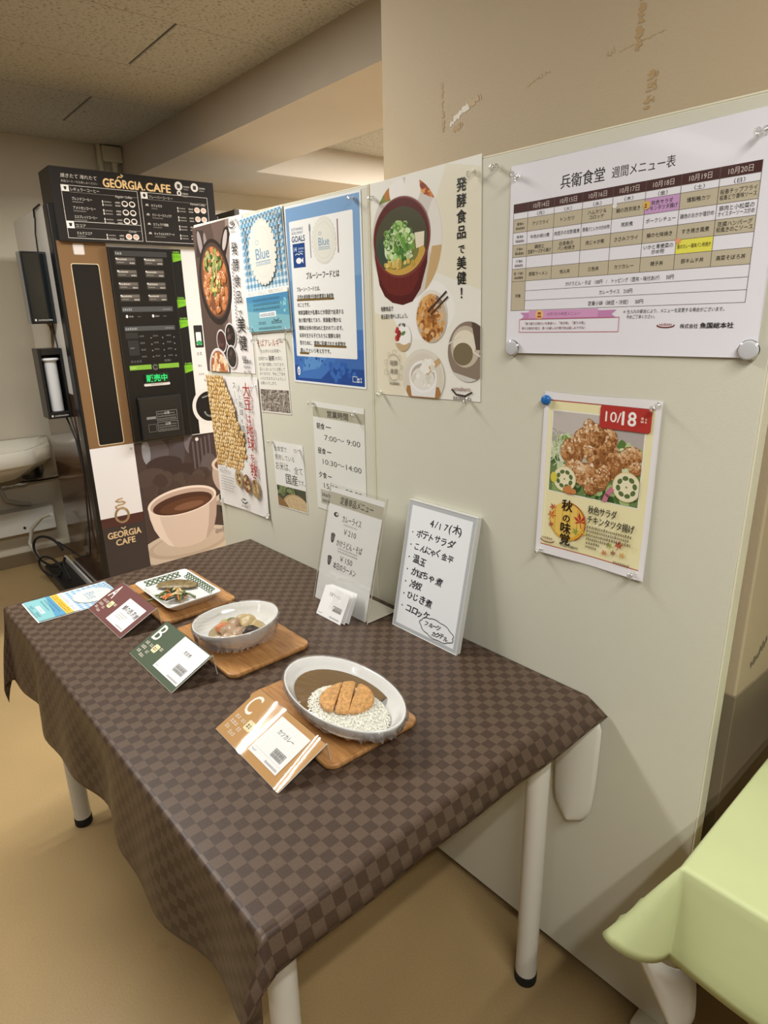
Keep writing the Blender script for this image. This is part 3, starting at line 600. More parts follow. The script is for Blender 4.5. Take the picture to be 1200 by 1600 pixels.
# the two cup dispensers and their cables on the left side (side plane n -0.66..-0.07 at u=-0.012)
def ubox(name, u0, u1, v0, v1, n0, n1, m, parent=vend, bev=0.003): return G().box(u0, u1, v0, v1, n0, n1).build(name, m, parent, bevel=bev)
SMOKE = mat('smoked_black_cover', (20, 26, 28), 0.12, coat=0.3)
c1 = ubox('cup_dispenser', -0.113, -0.013, 1.368, 1.662, -0.215, -0.145, BLACK)
ubox('cover', -0.110, -0.017, 1.372, 1.657, -0.144, -0.137, SMOKE, c1)
ubox('side_strip', -0.1155, -0.1132, 1.368, 1.662, -0.21, -0.15, mat('silver_strip', (150, 152, 152), 0.3, 0.5), c1, 0.001)
P = Pr(90, 20, base=False); P.ell(12, 10, 4, 5, '#d8d8d4', 12); P.greek(22, 7, 60, 6, '#c8c8c4', 4)
SIDEM = lambda v, n: Matrix.Translation((-0.109, v, n))
P.build('cover_print', PLAST, c1, SIDEM(1.374, -0.1355))
g = G(); g.box(-0.113, -0.101, 0.955, 1.263, -0.245, -0.14); g.box(-0.024, -0.013, 0.955, 1.263, -0.245, -0.14); g.box(-0.101, -0.024, 0.955, 0.985, -0.245, -0.14); g.box(-0.101, -0.024, 1.236, 1.263, -0.245, -0.14); g.box(-0.101, -0.024, 0.985, 1.236, -0.245, -0.235)
c2 = g.build('cup_dispenser', BLACK, vend, bevel=0.002)
P.build('cover_print', PLAST, c2, SIDEM(0.958, -0.1385))
cp = G()
for k in range(26): z = 0.987+k*0.0085; cp.lathe([(0.026+0.0006*(k % 2), 0), (0.0275, 0.0082)], (0, 0, 0), 20) if False else cp.add([(-0.062+0.0265*math.cos(a*math.pi/10)*(1+0.025*b), z+0.0083*b, -0.178+0.0265*math.sin(a*math.pi/10)*(1+0.025*b)) for b in (0, 1) for a in range(20)], [(a, (a+1) % 20, 20+(a+1) % 20, 20+a) for a in range(20)], 0, True)
z = 0.987+26*0.0085
cp.add([(-0.062+r*math.cos(a*math.pi/10), z+h, -0.178+r*math.sin(a*math.pi/10)) for r, h in ((0.027, 0), (0.0385, 0.004), (0.0385, 0.010), (0.032, 0.014)) for a in range(20)], [(j*20+a, j*20+(a+1) % 20, (j+1)*20+(a+1) % 20, (j+1)*20+a) for j in range(3) for a in range(20)], 0, True)
o = cp.build('cup_stack', mat('white_paper_cup', (214, 214, 214), 0.5), c2); o['label'] = 'stack of white paper cups'
G().tube([(-0.02, 1.80, -0.20), (-0.020, 1.832, -0.19), (-0.016, 1.840, -0.10)], 0.004, 8).build('signal_cable', MATTB, vend); G().tube([(-0.018, 1.80, -0.2), (-0.02, 1.74, -0.23), (-0.02, 1.66, -0.24)], 0.003, 8).build('signal_cable', MATTB, vend); G().tube([(-0.016, 1.37, -0.22), (-0.016, 1.33, -0.21), (-0.016, 1.25, -0.19)], 0.003, 8).build('signal_cable', MATTB, vend)
g = G().tube([(-0.016, 1.367, -0.30), (-0.017, 1.355, -0.26), (-0.016, 1.33, -0.25), (-0.016, 1.26, -0.28)], 0.006, 8); g.build('hook', mat('tan_hook', (150, 126, 88), 0.4, 0.4), vend)
G().tube([(-0.03, 0.955, -0.19), (-0.018, 0.85, -0.13), (-0.016, 0.70, -0.10), (-0.02, 0.40, -0.16), (-0.03, 0.27, -0.17), (-0.06, 0.25, -0.24), (-0.09, 0.25, -0.55)], 0.004, 8).build('power_cable', MATTB, vend); G().tube([(-0.02, 0.955, -0.15), (-0.016, 0.86, -0.11), (-0.015, 0.72, -0.10)], 0.003, 8).build('power_cable', MATTB, vend)
# things on the floor beside the machine
def vp(u, v, n): return VM @ Vector((u, v, n))
t = thing('cable_tray', 'black and white cable cover lying on the floor beside the coffee machine', 'cable cover', mtx=VM)
G().box(-0.14, -0.03, 0.0, 0.06, -0.78, -0.16).build('cover', BLACK, t, bevel=0.004)
G().box(-0.028, -0.016, 0.0, 0.085, -0.80, -0.12).build('white_rail', mat('white_plastic_rail', (206, 204, 198), 0.4), t, bevel=0.003)
def loop(c, rx, rz, th, n=40, a0=0.0, turns=1.0, dy=0.0):
    return [(c[0]+rx*math.cos(a0+2*math.pi*turns*k/n)*math.cos(th), c[1]+rx*math.cos(a0+2*math.pi*turns*k/n)*math.sin(th)+dy*k/n, c[2]+rz*math.sin(a0+2*math.pi*turns*k/n)) for k in range(n+1)]
o = G().tube(loop((-3.70, -0.175, 0.165), 0.13, 0.085, 0.35, 40, 0.3, 0.92) + [(-3.55, -0.15, 0.12), (-3.45, -0.14, 0.02)] , 0.007, 8).build('power_cord', MATTB)
tag(o, 'black power cord looped above the floor between machine and wall', 'cord')
o = G().tube(loop((-3.62, -0.20, 0.105), 0.10, 0.055, 0.3, 32, 0.2, 0.95), 0.006, 8).build('power_cord', MATTB); tag(o, 'smaller black cord loop lying low beside the white rail', 'cord')
o = G().tube([(-3.74, -0.12, 0.36), (-3.82, -0.15, 0.33), (-3.92, -0.19, 0.25), (-3.95, -0.21, 0.16), (-3.90, -0.19, 0.08), (-3.82, -0.17, 0.04), (-3.72, -0.15, 0.03)], 0.010, 10).build('hose', mat('white_vinyl_hose', (190, 186, 174), 0.4)); tag(o, 'white hose curving from the machine down to the floor by the wall', 'hose')
# the second machine, only its top corner seen over the board
t = thing('vending_machine', 'white machine with dark side, its top corner just showing above the left notice board', 'vending machine', mtx=VM @ Matrix.Translation((0.86, 0, -0.085)))
g = G().box(0.012, 0.70, 0, 1.885, -0.62, 0.0, 0); g.box(0, 0.012, 0, 1.882, -0.62, -0.012, 1); g.box(0, 0.03, 0.0, 1.884, -0.012, 0.002, 1)
g.build('cabinet', [mat('white_cabinet', (232, 230, 224), 0.35), mat('dark_grey_side', (66, 60, 54), 0.4)], t, bevel=0.003)

# ================================================================ POSTERS ON THE BOARDS
def place(P, name, label, x, ztop, material=GLOSS, tilt=0.0, y=-0.0012, bow=None, group=None):
    """x, ztop: top-left corner on the board"""
    M = board_mtx(x, ztop, y, tilt) @ Matrix.Translation((0, -P.h*0.001, 0))
    o = P.build(name, material, None, M, bow); tag(o, label, 'poster', group); return o
def curl(a, b):                                                    # the sheet lifts a little towards its lower edge
    return lambda u, v: a*(1-v)**3*abs(u-0.5)*2 + b*math.sin(u*5+v*3)*0.5 + b*0.5
INK = '#2a2724'
# ---- brown hot-pot poster
P = Pr(297, 425, '#ece6e2')
P.clip = [(0, 0), (232, 0), (232, 425), (0, 425)]
P.poly([(0, 0), (150, 0), (178, 60), (190, 160), (198, 260), (215, 340), (225, 425), (0, 425)], '#8c7a70')
P.poly([(0, 0), (120, 0), (150, 60), (168, 160), (176, 260), (190, 340), (205, 425), (0, 425)], '#65534b')
P.poly([(0, 0), (96, 0), (128, 90), (146, 200), (152, 300), (120, 425), (0, 425)], '#54433d')
P.poly([(150, 330), (190, 330), (225, 385), (214, 408), (192, 402), (168, 370)], '#2c2422'); P.ell(192, 372, 11, 30, '#b8aca6', 20, -0.5)
P.poly([(10, 340), (60, 340), (70, 410), (26, 418)], '#3a302e'); P.ell(40, 380, 13, 34, '#978a86', 20, 0.2); P.ell(75, 375, 10, 30, '#8a7c76', 20, 0.1)
P.ell(110, 262, 98, 122, '#2a2120', 48, 0.08); P.ell(110, 266, 86, 108, '#4a3a34', 48, 0.08); P.ell(110, 264, 80, 100, '#7a4e34', 48, 0.08)
P.clip = P.epts(110, 264, 78, 98, 40, 0.08)
P.blobs(110, 264, 76, 96, 60, ['#b06a40', '#9a5832', '#c07a4c'], 7, 16, 11)
rnd = random.Random(9)
for k in range(30):
    a_ = rnd.uniform(0, 6.28); q_ = math.sqrt(rnd.random()); P.chunk(110+66*q_*math.cos(a_), 262+84*q_*math.sin(a_), rnd.uniform(11, 19), rnd.uniform(9, 15), rnd.uniform(0, 3), ['#f6e2cc', '#ecc8a6', '#e0aa80', '#cf8c5c', '#b8703f', '#96552e'], k, 40, 0.16)
P.blobs(110, 320, 50, 34, 36, ['#5e7a3a', '#8c9c54', '#3e5a2a', '#a0a468', '#c8b088'], 5, 12, 12); P.blobs(115, 258, 28, 34, 20, ['#6e8a44', '#90a058', '#e8d098', '#dcc070'], 5, 10, 13)
P.clip = [(0, 0), (232, 0), (232, 425), (0, 425)]
for x, y, r, c in ((118, 92, 31, '#4a2a2a'), (176, 108, 33, '#241f1e'), (172, 46, 31, '#2e2a28')):
    P.ell(x, y, r, r*1.14, '#d8d2ce', 32); P.ell(x, y, r-4, r*1.14-5, c, 32); P.blobs(x, y, r*.6, r*.7, 10, ['#5a4440', '#3a3230', '#6a4844'], 3, 8, int(x))
P.ell(86, 6, 62, 66, '#ded8d6', 36); P.ell(86, 6, 54, 58, '#a86440', 36); P.blobs(86, 14, 46, 40, 44, ['#e0b080', '#c8845a', '#f0d8b8', '#b0643c', '#e8c8a0'], 6, 15, 14)
P.clip = P.win
P.vtext('発酵食品で', 246, 362, 37, INK, 0.0, 1.16, 'で'); P.vtext('美健', 246, 160, 46, INK, 0.01, 1.1)
P.line([(226, 405), (233, 399), (248, 398), (262, 404)], 3, '#3a3634'); P.ell(244, 411, 12, 4, '#8a8480', 12); P.greek(232, 386, 26, 5, '#6a6460', 3)
for i in range(22): P.rect(222-i*0.2, 300-i*10.2, 5, 6, '#7c746e')
P.greek(238, 30, 44, 10, '#4a4440', 5); P.greek(238, 16, 40, 6, '#5a5450', 6); P.text('美健', 232, 40, 13, INK)
place(P, 'poster', 'brown poster of a black hot pot at the upper left of the left board', -1.967, 1.645, tilt=math.radians(-1.2))
# ---- soya bean poster
P = Pr(303, 428, '#efebe6')
rnd = random.Random(4); cols = ['#e0b878', '#d4a862', '#eac890', '#c89850', '#dcb470', '#f0d4a0', '#b88844']
def inside(x, y):
    edge = 198 if 180 < y < 260 else 198-abs(y-220)*0.45+8
    return x < edge and y > 140 + max(0, (x-40))*0.02 - 6 + 6*math.sin(x*0.08)
P.clip = P.win
for r in range(23):
    for c in range(15):
        x = c*14.4+(r % 2)*7.2+rnd.uniform(-2.6, 2.6); y = 140+r*13.0+rnd.uniform(-2.6, 2.6)
        if inside(x, y): ro = rnd.uniform(-.9, .9); P.ell(x, y, 8.2, 9.8, '#8c6230', 12, ro); P.ell(x-0.7, y+0.9, 6.9, 8.6, rnd.choice(cols), 12, ro); P.ell(x-1.6, y+2.4, 4.2, 5.2, rnd.choice(('#ecd09a', '#e6c488', '#f0d8a8')), 10, ro); P.ell(x-2.4, y+4, 1.8, 2.2, '#faecca', 6)
P.vtext('大豆は地球を救う', 248, 412, 44, '#a8332c', 0.015, 0.92, 'はを'); P.vtext('人と地球を健康にする', 208, 404, 22, INK, 0.0, 1.1, 'とをにする'); P.vtext('スーパーフード', 178, 412, 22, INK, 0.0, 1.1)
P.text('大豆ってすごい！', 26, 112, 14, INK, w=76); P.greek(28, 127, 50, 4, '#8a8480', 1)
for k in range(6): P.greek(30, 98-k*9, 92-(k % 3)*8, 4, '#8e8882', k+3)
for x, y, c, d in ((148, 108, '#b89c70', 1), (198, 96, '#8a5a3a', 2), (250, 88, '#a88a5c', 3)):
    P.ell(x, y, 22, 30, c, 28); P.blobs(x, y, 14, 21, 18, [c, '#d8c49c', '#8c6e48', '#c8ac7c', '#6a4a30'], 3, 8, d)
P.line([(152, 36), (160, 28), (178, 27), (190, 34)], 4, '#3a3634'); P.ell(171, 40, 13, 3, '#6a6460', 12); P.greek(152, 14, 40, 6, '#6a6460', 9)
place(P, 'poster', 'soya bean poster with a mass of yellow beans below the hot pot poster', -1.955, 1.208, tilt=math.radians(-1.6), y=-0.0024, bow=curl(0.004, 0.001))
# ---- gingham seafood poster (A4) and the same leaflet on the table
def gingham(P, x0, y0, w_, h_, n, cols):
    s = w_/n; P.rect(x0, y0, w_, h_, cols[0]); m = int(math.ceil(h_/s))
    for r in range(m):
        for c in range(n):
            k = (r % 2)+(c % 2)
            if k: P.rect(x0+c*s, y0+r*s, s, min(s, y0+h_-y0-r*s), cols[k])
def plate_logo(P, cx, cy, rx, ry, s):
    for k in range(28): P.ell(cx+rx*1.0*math.cos(k*math.pi/14), cy+ry*1.0*math.sin(k*math.pi/14), rx*.12, ry*.1, '#e2e0d4', 10)
    P.ell(cx, cy, rx, ry, '#e6e4d8', 40); P.ring(cx, cy, rx*.8, ry*.82, 0.7, '#c8cac4', 36)
    P.text('Blue', cx, cy-ry*.22, s, '#7a9cb8', al='c', bold=0.01); P.ring(cx-s*.55, cy+s*.66, s*.22, s*.12, 1.0, '#7a9cb8', 16); P.greek(cx-s*.9, cy-ry*.42, s*1.8, s*.16, '#8aa6bc', 4); P.line([(cx-s*.9, cy-ry*.3), (cx+s*.9, cy-ry*.3)], s*.06, '#8aa6bc')
P = Pr(216, 303, '#ecebe6')
P.z += P.STEP; gingham(P, 4, 112, 208, 187, 24, ['#e6ecec', '#a9c6d6', '#5d93b4'])
plate_logo(P, 108, 205, 62, 76, 40)
for x in (28, 188): P.line([(x, 150), (x+2, 262)], 4, '#8a98a4'); P.ell(x+1, 256, 5, 16, '#8a98a4', 14)
P.rect(4, 98, 208, 14, '#f0efe8'); P.text('おいしく、たのしく、地球にやさしく', 18, 101, 10, '#8a8a84', w=170)
P.poly([(4, 4), (212, 4), (212, 98), (4, 98)], '#7fb6c2'); P.poly([(4, 60), (212, 40), (212, 98), (4, 98)], '#5a9cb8'); P.poly([(4, 84), (90, 76), (212, 80), (212, 98), (4, 98)], '#4a8cb6')
P.blobs(190, 66, 14, 26, 10, ['#8cc4cc', '#a0d0d4'], 2, 5, 4)
for k in range(3): P.greek(38, 84-k*12, 132, 6, '#38606e', k)
P.rect(66, 40, 82, 14, '#eceff0'); P.greek(70, 43, 74, 8, '#5c7480', 7); P.greek(58, 22, 36, 8, '#48707c', 8); P.greek(122, 22, 50, 8, '#34545e', 9); P.line([(134, 34), (142, 30), (154, 30), (160, 35)], 2.4, '#34545e'); P.greek(56, 9, 116, 6, '#3c626c', 10)
place(P, 'poster', 'blue gingham poster with a white plate, to the left of the large blue poster', -1.685, 1.641, tilt=math.radians(-3.0), y=-0.0022, bow=curl(0.002, 0.0012))
# ---- soba allergy notice
P = Pr(155, 218, '#e9e5da')
P.text('そばアレルギー', 10, 186, 22, '#9a3a34', w=134, bold=0.012); P.text('をお持ちのお客様へ', 26, 168, 11, INK, w=104)
P.text('当食堂では、', 10, 148, 11, INK, w=52); P.text('麺類', 64, 147, 15, INK, bold=0.02); P.text('を同じ', 98, 148, 11, INK, w=36)
for k, s_ in enumerate(('ゆで釜で調理しております。', '混入しないように注意して', 'おりますが、予めご了承を', 'いただきますようよろしく', 'お願いいたします。')): P.text(s_, 10, 132-k*13, 10.5, INK, w=132 if k < 4 else 84)
P.clip = [(4, 4), (151, 4), (151, 66), (4, 66)]
P.rect(4, 4, 147, 62, '#5c544e'); P.strands(78, 36, 80, 36, 150, ['#a89c90', '#8a7e74', '#c4baae', '#6e645c', '#948a80'], 60, 3.4, 5)
P.clip = P.win
place(P, 'notice', 'soba allergy notice with a photo of grey noodles, below the gingham poster', -1.652, 1.336, tilt=math.radians(-2.4))
# ---- big blue seafood poster
P = Pr(297, 428, '#eceff0')
B1, B2, B3 = '#7ea4cc', '#3d6ab0', '#1f4a94'
P.rect(5, 5, 287, 418, B1); P.rect(5, 5, 287, 250, '#6c96c4'); P.rect(5, 5, 287, 130, '#4a78b8'); P.rect(5, 5, 287, 84, B2); P.rect(5, 5, 287, 40, B3)
P.poly([(20, 12), (120, 14), (160, 40), (190, 72), (100, 84), (30, 80)], '#3f74bc'); P.poly([(40, 30), (110, 40), (150, 70), (60, 80)], '#5a90cc'); P.blobs(90, 60, 60, 20, 26, [B3, '#2c559c'], 2, 5, 6, 0.4); P.blobs(200, 40, 60, 22, 18, ['#2c5cac', '#386cb8'], 4, 16, 7, 0.4)
P.rr(18, 68, 250, 324, 4, '#f0f0ec')
P.text('SUSTAINABLE', 26, 370, 9, '#4a5a80', w=50, bold=0.01); P.text('DEVELOPMENT', 26, 361, 9, '#4a5a80', w=50, bold=0.01); P.text('GOALS', 26, 344, 19, '#30466e', w=56, bold=0.03)
P.rect(28, 284, 52, 56, '#1f4686'); P.text('14', 33, 322, 15, '#e8ecf0', bold=0.01); P.greek(52, 326, 24, 4, '#c8d4e4', 2); P.greek(52, 319, 20, 4, '#c8d4e4', 3); P.ell(52, 300, 12, 7, '#f0f0f0', 18); P.poly([(62, 300), (71, 307), (71, 293)], '#f0f0f0'); P.line([(38, 314), (46, 317), (54, 314), (62, 317), (70, 314)], 1.6, '#f0f0f0')
P.line([(104, 304), (104, 370)], 3.5, '#8a8e8e'); P.ell(104, 370, 4, 10, '#8a8e8e', 12); P.line([(212, 308), (212, 378)], 4, '#8a6a5e')
plate_logo(P, 158, 338, 44, 48, 25)
P.text('ブルーシーフードとは', 80, 256, 18, INK, w=132, bold=0.012)
LN = (('ブルーシーフードとは、', 98, 0), ('天然の資源量が比較的豊富な海産物', 150, 1), ('のことです。', 52, 0), ('地球温暖化や乱獲などが原因で枯渇する', 186, 0), ('魚介類が増えており、資源量が豊かな', 176, 0), ('種類は全体の約26%と言われています。', 182, 0), ('未来を生きる子どもたちに健康な海を', 172, 0))
for k, (s_, w_, u_) in enumerate(LN):
    y = 228-k*18.6
    if u_: P.rect(34, y-4.5, w_+4, 5, '#7a6230')
    P.text(s_, 36, y, 12, INK, w=w_, bold=0.008)
P.text('残すために、', 36, 97.8, 12, INK, w=54, bold=0.008)
P.rect(98, 93.5, 130, 5, '#7a6230'); P.text('環境に配慮された水産物を', 98, 97.8, 12, INK, w=128, bold=0.008)
P.ell(24, 30, 7, 12, '#e8eef4', 12); P.greek(20, 24, 8, 10, '#5a7aa8', 8); P.frame(248, 14, 18, 14, 1.5, '#d8e2ee'); P.greek(266, 14, 16, 12, '#d8e2ee', 9)
P.rect(34, 74, 40, 5, '#7a6230'); P.text('選んで', 36, 79, 12, INK, w=34, bold=0.008); P.text('という考え方です。', 74, 79, 12, INK, w=92, bold=0.008)
place(P, 'poster', 'large blue poster with white text panel beside the gap between the boards', -1.464, 1.645, tilt=math.radians(-0.2))
# ---- opening hours
P = Pr(210, 291, '#e4e4dc')
P.rect(0, 252, 210, 26, '#b4b09a'); P.text('営業時間', 105, 257, 19, INK, w=86, al='c', bold=0.02)
for k, (a, b) in enumerate((('朝食', '7：00～ 9：00'), ('昼食', '10：30～14：00'), ('夕食', '15：30～20：00'))):
    y = 222-k*66; P.text(a, 14, y, 18, INK, bold=0.02); P.rect(54, y+6, 22-k*3, 2.4, INK); P.text(b.replace('：', ':').replace('～', '～'), 46 if k == 0 else 34, y-28, 20, '#3a3834', w=146 if k == 0 else 160)
P.rect(18, 16, 176, 40, '#bdbbae'); P.greek(24, 38, 120, 9, INK, 3); P.greek(24, 22, 104, 9, INK, 4)
place(P, 'notice', 'opening hours notice with an olive heading band, below the large blue poster', -1.387, 1.171)
# ---- rice notice
P = Pr(155, 196, '#e9e8e2')
P.text('当食堂で', 8, 170, 17, INK, w=66); P.text('使用している', 8, 145, 17, INK, w=100); P.text('お米は、', 8, 115, 27, INK, w=74); P.text('全て', 102, 112, 23, INK); P.text('国産', 56, 78, 33, INK, w=60, bold=0.012); P.text('です。', 118, 80, 18, INK, w=34)
P.clip = [(3, 3), (152, 3), (152, 66), (3, 66)]
P.rect(3, 3, 149, 63, '#4e5240'); P.blobs(40, 52, 60, 14, 30, ['#6a7850', '#3c4430', '#808a60'], 4, 12, 2); P.ell(96, 2, 72, 46, '#b89c74', 36); P.ell(100, 4, 66, 40, '#cdb48c', 36); P.blobs(100, 12, 52, 26, 60, ['#d8c29c', '#c0a47c', '#b4966c'], 1.5, 3, 3); P.poly([(3, 3), (60, 3), (40, 20), (3, 34)], '#8c6c48')
P.clip = P.win
place(P, 'notice', 'rice notice with a rice photo, between bean poster and opening hours', -1.599, 1.037, tilt=math.radians(-2.6))
# ---- miso soup poster
P = Pr(306, 440, '#e6e1d2')
P.rect(0, 0, 306, 440, '#ebe8de'); P.poly([(0, 0), (90, 0), (110, 60), (70, 160), (0, 180)], '#e4dcc4'); P.poly([(190, 250), (306, 210), (306, 420), (220, 440), (190, 380)], '#e6e0ca'); P.ell(150, 180, 90, 60, '#f0eee8', 30)
P.clip = P.epts(104, 318, 104, 118, 48, 0.0)
P.rect(0, 180, 220, 260, '#d2cbc2'); P.poly([(14, 432), (60, 436), (70, 400), (20, 396)], '#7a8a3a'); P.poly([(40, 440), (66, 438), (70, 405), (46, 400)], '#b87a3a'); P.ell(84, 414, 24, 34, '#efece6', 26, 0.2); P.ell(130, 418, 24, 36, '#eeeae2', 26, -0.1); P.poly([(146, 440), (200, 440), (206, 380), (170, 392), (150, 410)], '#b8622e'); P.blobs(176, 414, 20, 20, 24, ['#d4843c', '#a84a24', '#e0a050', '#8c3a1e'], 4, 9, 5); P.ell(196, 330, 30, 60, '#e4e0d8', 24); P.poly([(150, 190), (206, 230), (206, 300), (180, 300)], '#c8a878'); P.rect(0, 190, 50, 60, '#c9a274')
P.clip = P.win
RED, RED2 = '#6a2420', '#55191a'
P.poly([(6, 318), (8, 292), (20, 236), (36, 212), (60, 198), (92, 192), (122, 198), (146, 222), (166, 270), (174, 340), (90, 300)], RED2); P.poly([(6, 318), (20, 250), (46, 220), (70, 212), (90, 210), (118, 214), (140, 240), (160, 290), (166, 330), (90, 290)], RED)
for k in range(6): P.line([(30+k*22, 226), (26+k*24, 280)], 1.6, '#551d1a')
P.ell(91, 325, 86, 78, '#7c3a36', 52, 0.05); P.ell(90, 325, 82, 74, '#5a2422', 52, 0.05)
P.clip = P.epts(90, 318, 78, 66, 44, 0.05); P.ell(90, 318, 78, 66, '#4c4a34', 44, 0.05); P.ell(90, 290, 72, 40, '#c8a04c', 36); P.ell(80, 300, 64, 36, '#7a7a40', 36); P.ell(40, 300, 26, 32, '#3a4a3a', 24)
P.poly([(132, 330), (160, 330), (158, 304), (136, 300)], '#e4dcc4'); P.poly([(58, 282), (84, 300), (96, 280), (74, 268)], '#e0d8b8'); P.poly([(88, 300), (116, 310), (126, 286), (100, 276)], '#d8d8b8'); P.ell(52, 302, 12, 16, '#dce0d0', 18)
P.blobs(84, 316, 46, 38, 110, ['#6a9a44', '#8cb85c', '#4a7a34', '#b4d08c', '#3c6a30', '#d4e4b4', '#a0c470'], 4, 10, 21)
for k in range(26): rnd = random.Random(k+60); P.ring(84+rnd.uniform(-44, 44), 318+rnd.uniform(-34, 36), 6, 5, 2, rnd.choice(['#5c8c3c', '#88b45c', '#c4dca4']), 12)
P.blobs(86, 276, 50, 8, 24, ['#d4b45c', '#e0c878', '#b89c44'], 3, 7, 22)
P.clip = P.win
P.ring(91, 325, 85, 77, 2, '#a07a74', 44, 0, 160, 0.05)
P.vtext('発酵食品で美健！', 258, 410, 25, '#1e1c1a', 0.022, 1.09, 'で')
P.text('発酵食品で', 22, 182, 11, INK, w=40, bold=0.01); P.text('善玉菌を増やしましょう。', 22, 166, 11, INK, w=84, bold=0.01)
P.ell(176, 166, 44, 52, '#e2ddd0', 32); P.clip = P.epts(176, 162, 43, 48, 36); P.ell(176, 162, 43, 48, '#c4b49c', 36); P.rect(130, 190, 100, 30, '#8a7664'); P.blobs(172, 162, 38, 46, 130, ['#b4783c', '#d49c58', '#8c5428', '#c88a48', '#e0b47c', '#a06834'], 4, 8, 23); P.blobs(160, 196, 16, 14, 22, ['#c88a48', '#e0b070', '#a06834'], 4, 7, 24); P.clip = P.win
P.line([(168, 176), (218, 212)], 4, '#3c2a22'); P.line([(176, 170), (222, 202)], 4, '#4c362a')
P.clip = P.epts(90, 126, 26, 30, 30); P.ell(90, 126, 26, 30, '#e8e4dc', 30); P.rect(60, 96, 60, 18, '#c4a880'); P.ell(94, 130, 22, 20, '#f2f0ec', 26); P.blobs(72, 134, 8, 16, 6, ['#b83a34', '#982a2a', '#c85a48'], 5, 8, 2); P.ell(92, 134, 8, 4, '#5c8a4c', 10, 0.4); P.blobs(82, 152, 16, 5, 5, ['#5a5a5a', '#7a7a7a'], 3, 5, 3); P.clip = P.win
P.clip = clip_poly(P.epts(276, 96, 54, 58, 40), P.win); P.ell(276, 96, 56, 60, '#8c7c6c', 40); P.poly([(220, 60), (310, 40), (310, 20), (220, 20)], '#d0ccc4'); P.ell(268, 106, 38, 40, '#c4b8a4', 30); P.ell(266, 112, 30, 26, '#e4dcc8', 28); P.ell(262, 92, 26, 22, '#7a6e54', 26); P.poly([(284, 152), (306, 152), (306, 100), (296, 100)], '#5a4a40'); P.line([(224, 112), (256, 126)], 3, '#d8d4cc'); P.line([(290, 96), (306, 88)], 3, '#e0dcd4'); P.clip = P.win
P.ell(150, 44, 62, 58, '#dcd6c8', 36); P.clip = clip_poly(P.epts(150, 36, 58, 56, 40), P.win); P.ell(150, 36, 58, 56, '#d8d0c0', 40); P.poly([(94, 0), (206, 0), (196, 24), (100, 24)], '#a87848'); P.poly([(108, 40), (190, 40), (184, 2), (114, 2)], '#e8e6e2'); P.ell(149, 44, 41, 34, '#f0eeea', 36); P.ell(149, 44, 36, 28, '#b8b0a4', 36); P.ell(149, 40, 34, 24, '#e4e0d6', 32); P.blobs(149, 40, 28, 18, 40, ['#f0ede6', '#d8d2c4', '#e6e2d8'], 4, 8, 31); P.clip = P.win
P.poly([(150, 56), (196, 84), (202, 74), (164, 48)], '#c8a474'); P.blobs(166, 66, 20, 12, 26, ['#f0ede6', '#dcd8cc', '#e8e4da'], 4, 8, 32)
P.text('発酵', 46, 66, 13, '#6a645a', shear=0.1); P.text('美健', 46, 48, 13, '#6a645a', shear=0.1); P.ring(58, 62, 22, 28, 1, '#b4aa98', 30)
for k in range(9): P.ring(58+26*math.cos(k*.7), 62+32*math.sin(k*.7), 4+k % 3, 4+k % 3, 0.8, '#b8ae9c', 12)
P.greek(44, 24, 34, 5, '#5a544c', 4)
P.line([(232, 22), (244, 12), (268, 10), (286, 18)], 3.5, '#3c302e'); P.text('uosaburo', 236, 20, 12, '#7a3a36', w=46); P.greek(236, 2, 48, 6, '#6a625a', 6)
place(P, 'poster', 'miso soup poster with a red bowl, left of the weekly menu', -1.136, 1.651, tilt=math.radians(-1.4))
# ---- weekly menu
P = Pr(428, 311, '#e8e6ec')
P.text('兵衛食堂', 100, 262, 22, '#2c2622', w=78, bold=0.015); P.text('週間メニュー表', 190, 263, 17, '#2c2622', w=98, bold=0.008)
tx0, ty0, tw, th = 8, 74, 396, 176
def ty(f): return ty0+th*(1-f)
hx = [0, 0.062, 0.19, 0.325, 0.455, 0.58, 0.71, 0.85, 1.0]; hx = [0, 0.075] + [0.075+0.925*k/7 for k in range(1, 8)]
X_ = [tx0+tw*h for h in hx]
P.rect(tx0, ty(0.082), tw, th*0.082, '#4a2a28'); TAN = '#c2b79e'
rows = [0.082, 0.135, 0.262, 0.377, 0.492, 0.597, 0.70, 0.765, 0.84, 0.915, ]
ys = [0.082, 0.14, 0.262, 0.375, 0.49, 0.60, 0.72]
for i, c in ((1, 1), (3, 1), (5, 1)): P.rect(tx0, ty(ys[i+1]), tw, th*(ys[i+1]-ys[i]), TAN)
P.rect(tx0, ty(1.0), X_[1]-tx0, th*0.28, TAN); P.rect(X_[5], ty(ys[2]), X_[6]-X_[5], th*(ys[2]-ys[1]), '#c79bc8'); P.rect(X_[6], ty(ys[5]), X_[7]-X_[6], th*(ys[5]-ys[4]), '#e8e25a')
GRID = '#6a6058'
for y in ys + [0.813, 0.906, 1.0]: P.rect(tx0 if y not in (0.813, 0.906) else X_[1], ty(y)-0.35, tw if y not in (0.813, 0.906) else tw-(X_[1]-tx0), 0.7, GRID)
for k, x in enumerate(X_): P.rect(x-0.35, ty(1.0 if k in (0, 1, 8) else ys[6]), 0.7, th*((1.0 if k in (0, 1, 8) else ys[6])-0.0), GRID)
for k, (d, wd) in enumerate(zip(range(14, 21), '月火水木金土日')):
    cx = (X_[k+1]+X_[k+2])/2; P.text('10月%d日' % d, cx, ty(0.062), 9.5, '#d8ccc4', w=31, al='c'); P.text('（%s）' % wd, cx, ty(0.128), 6.5, INK, al='c', w=14)
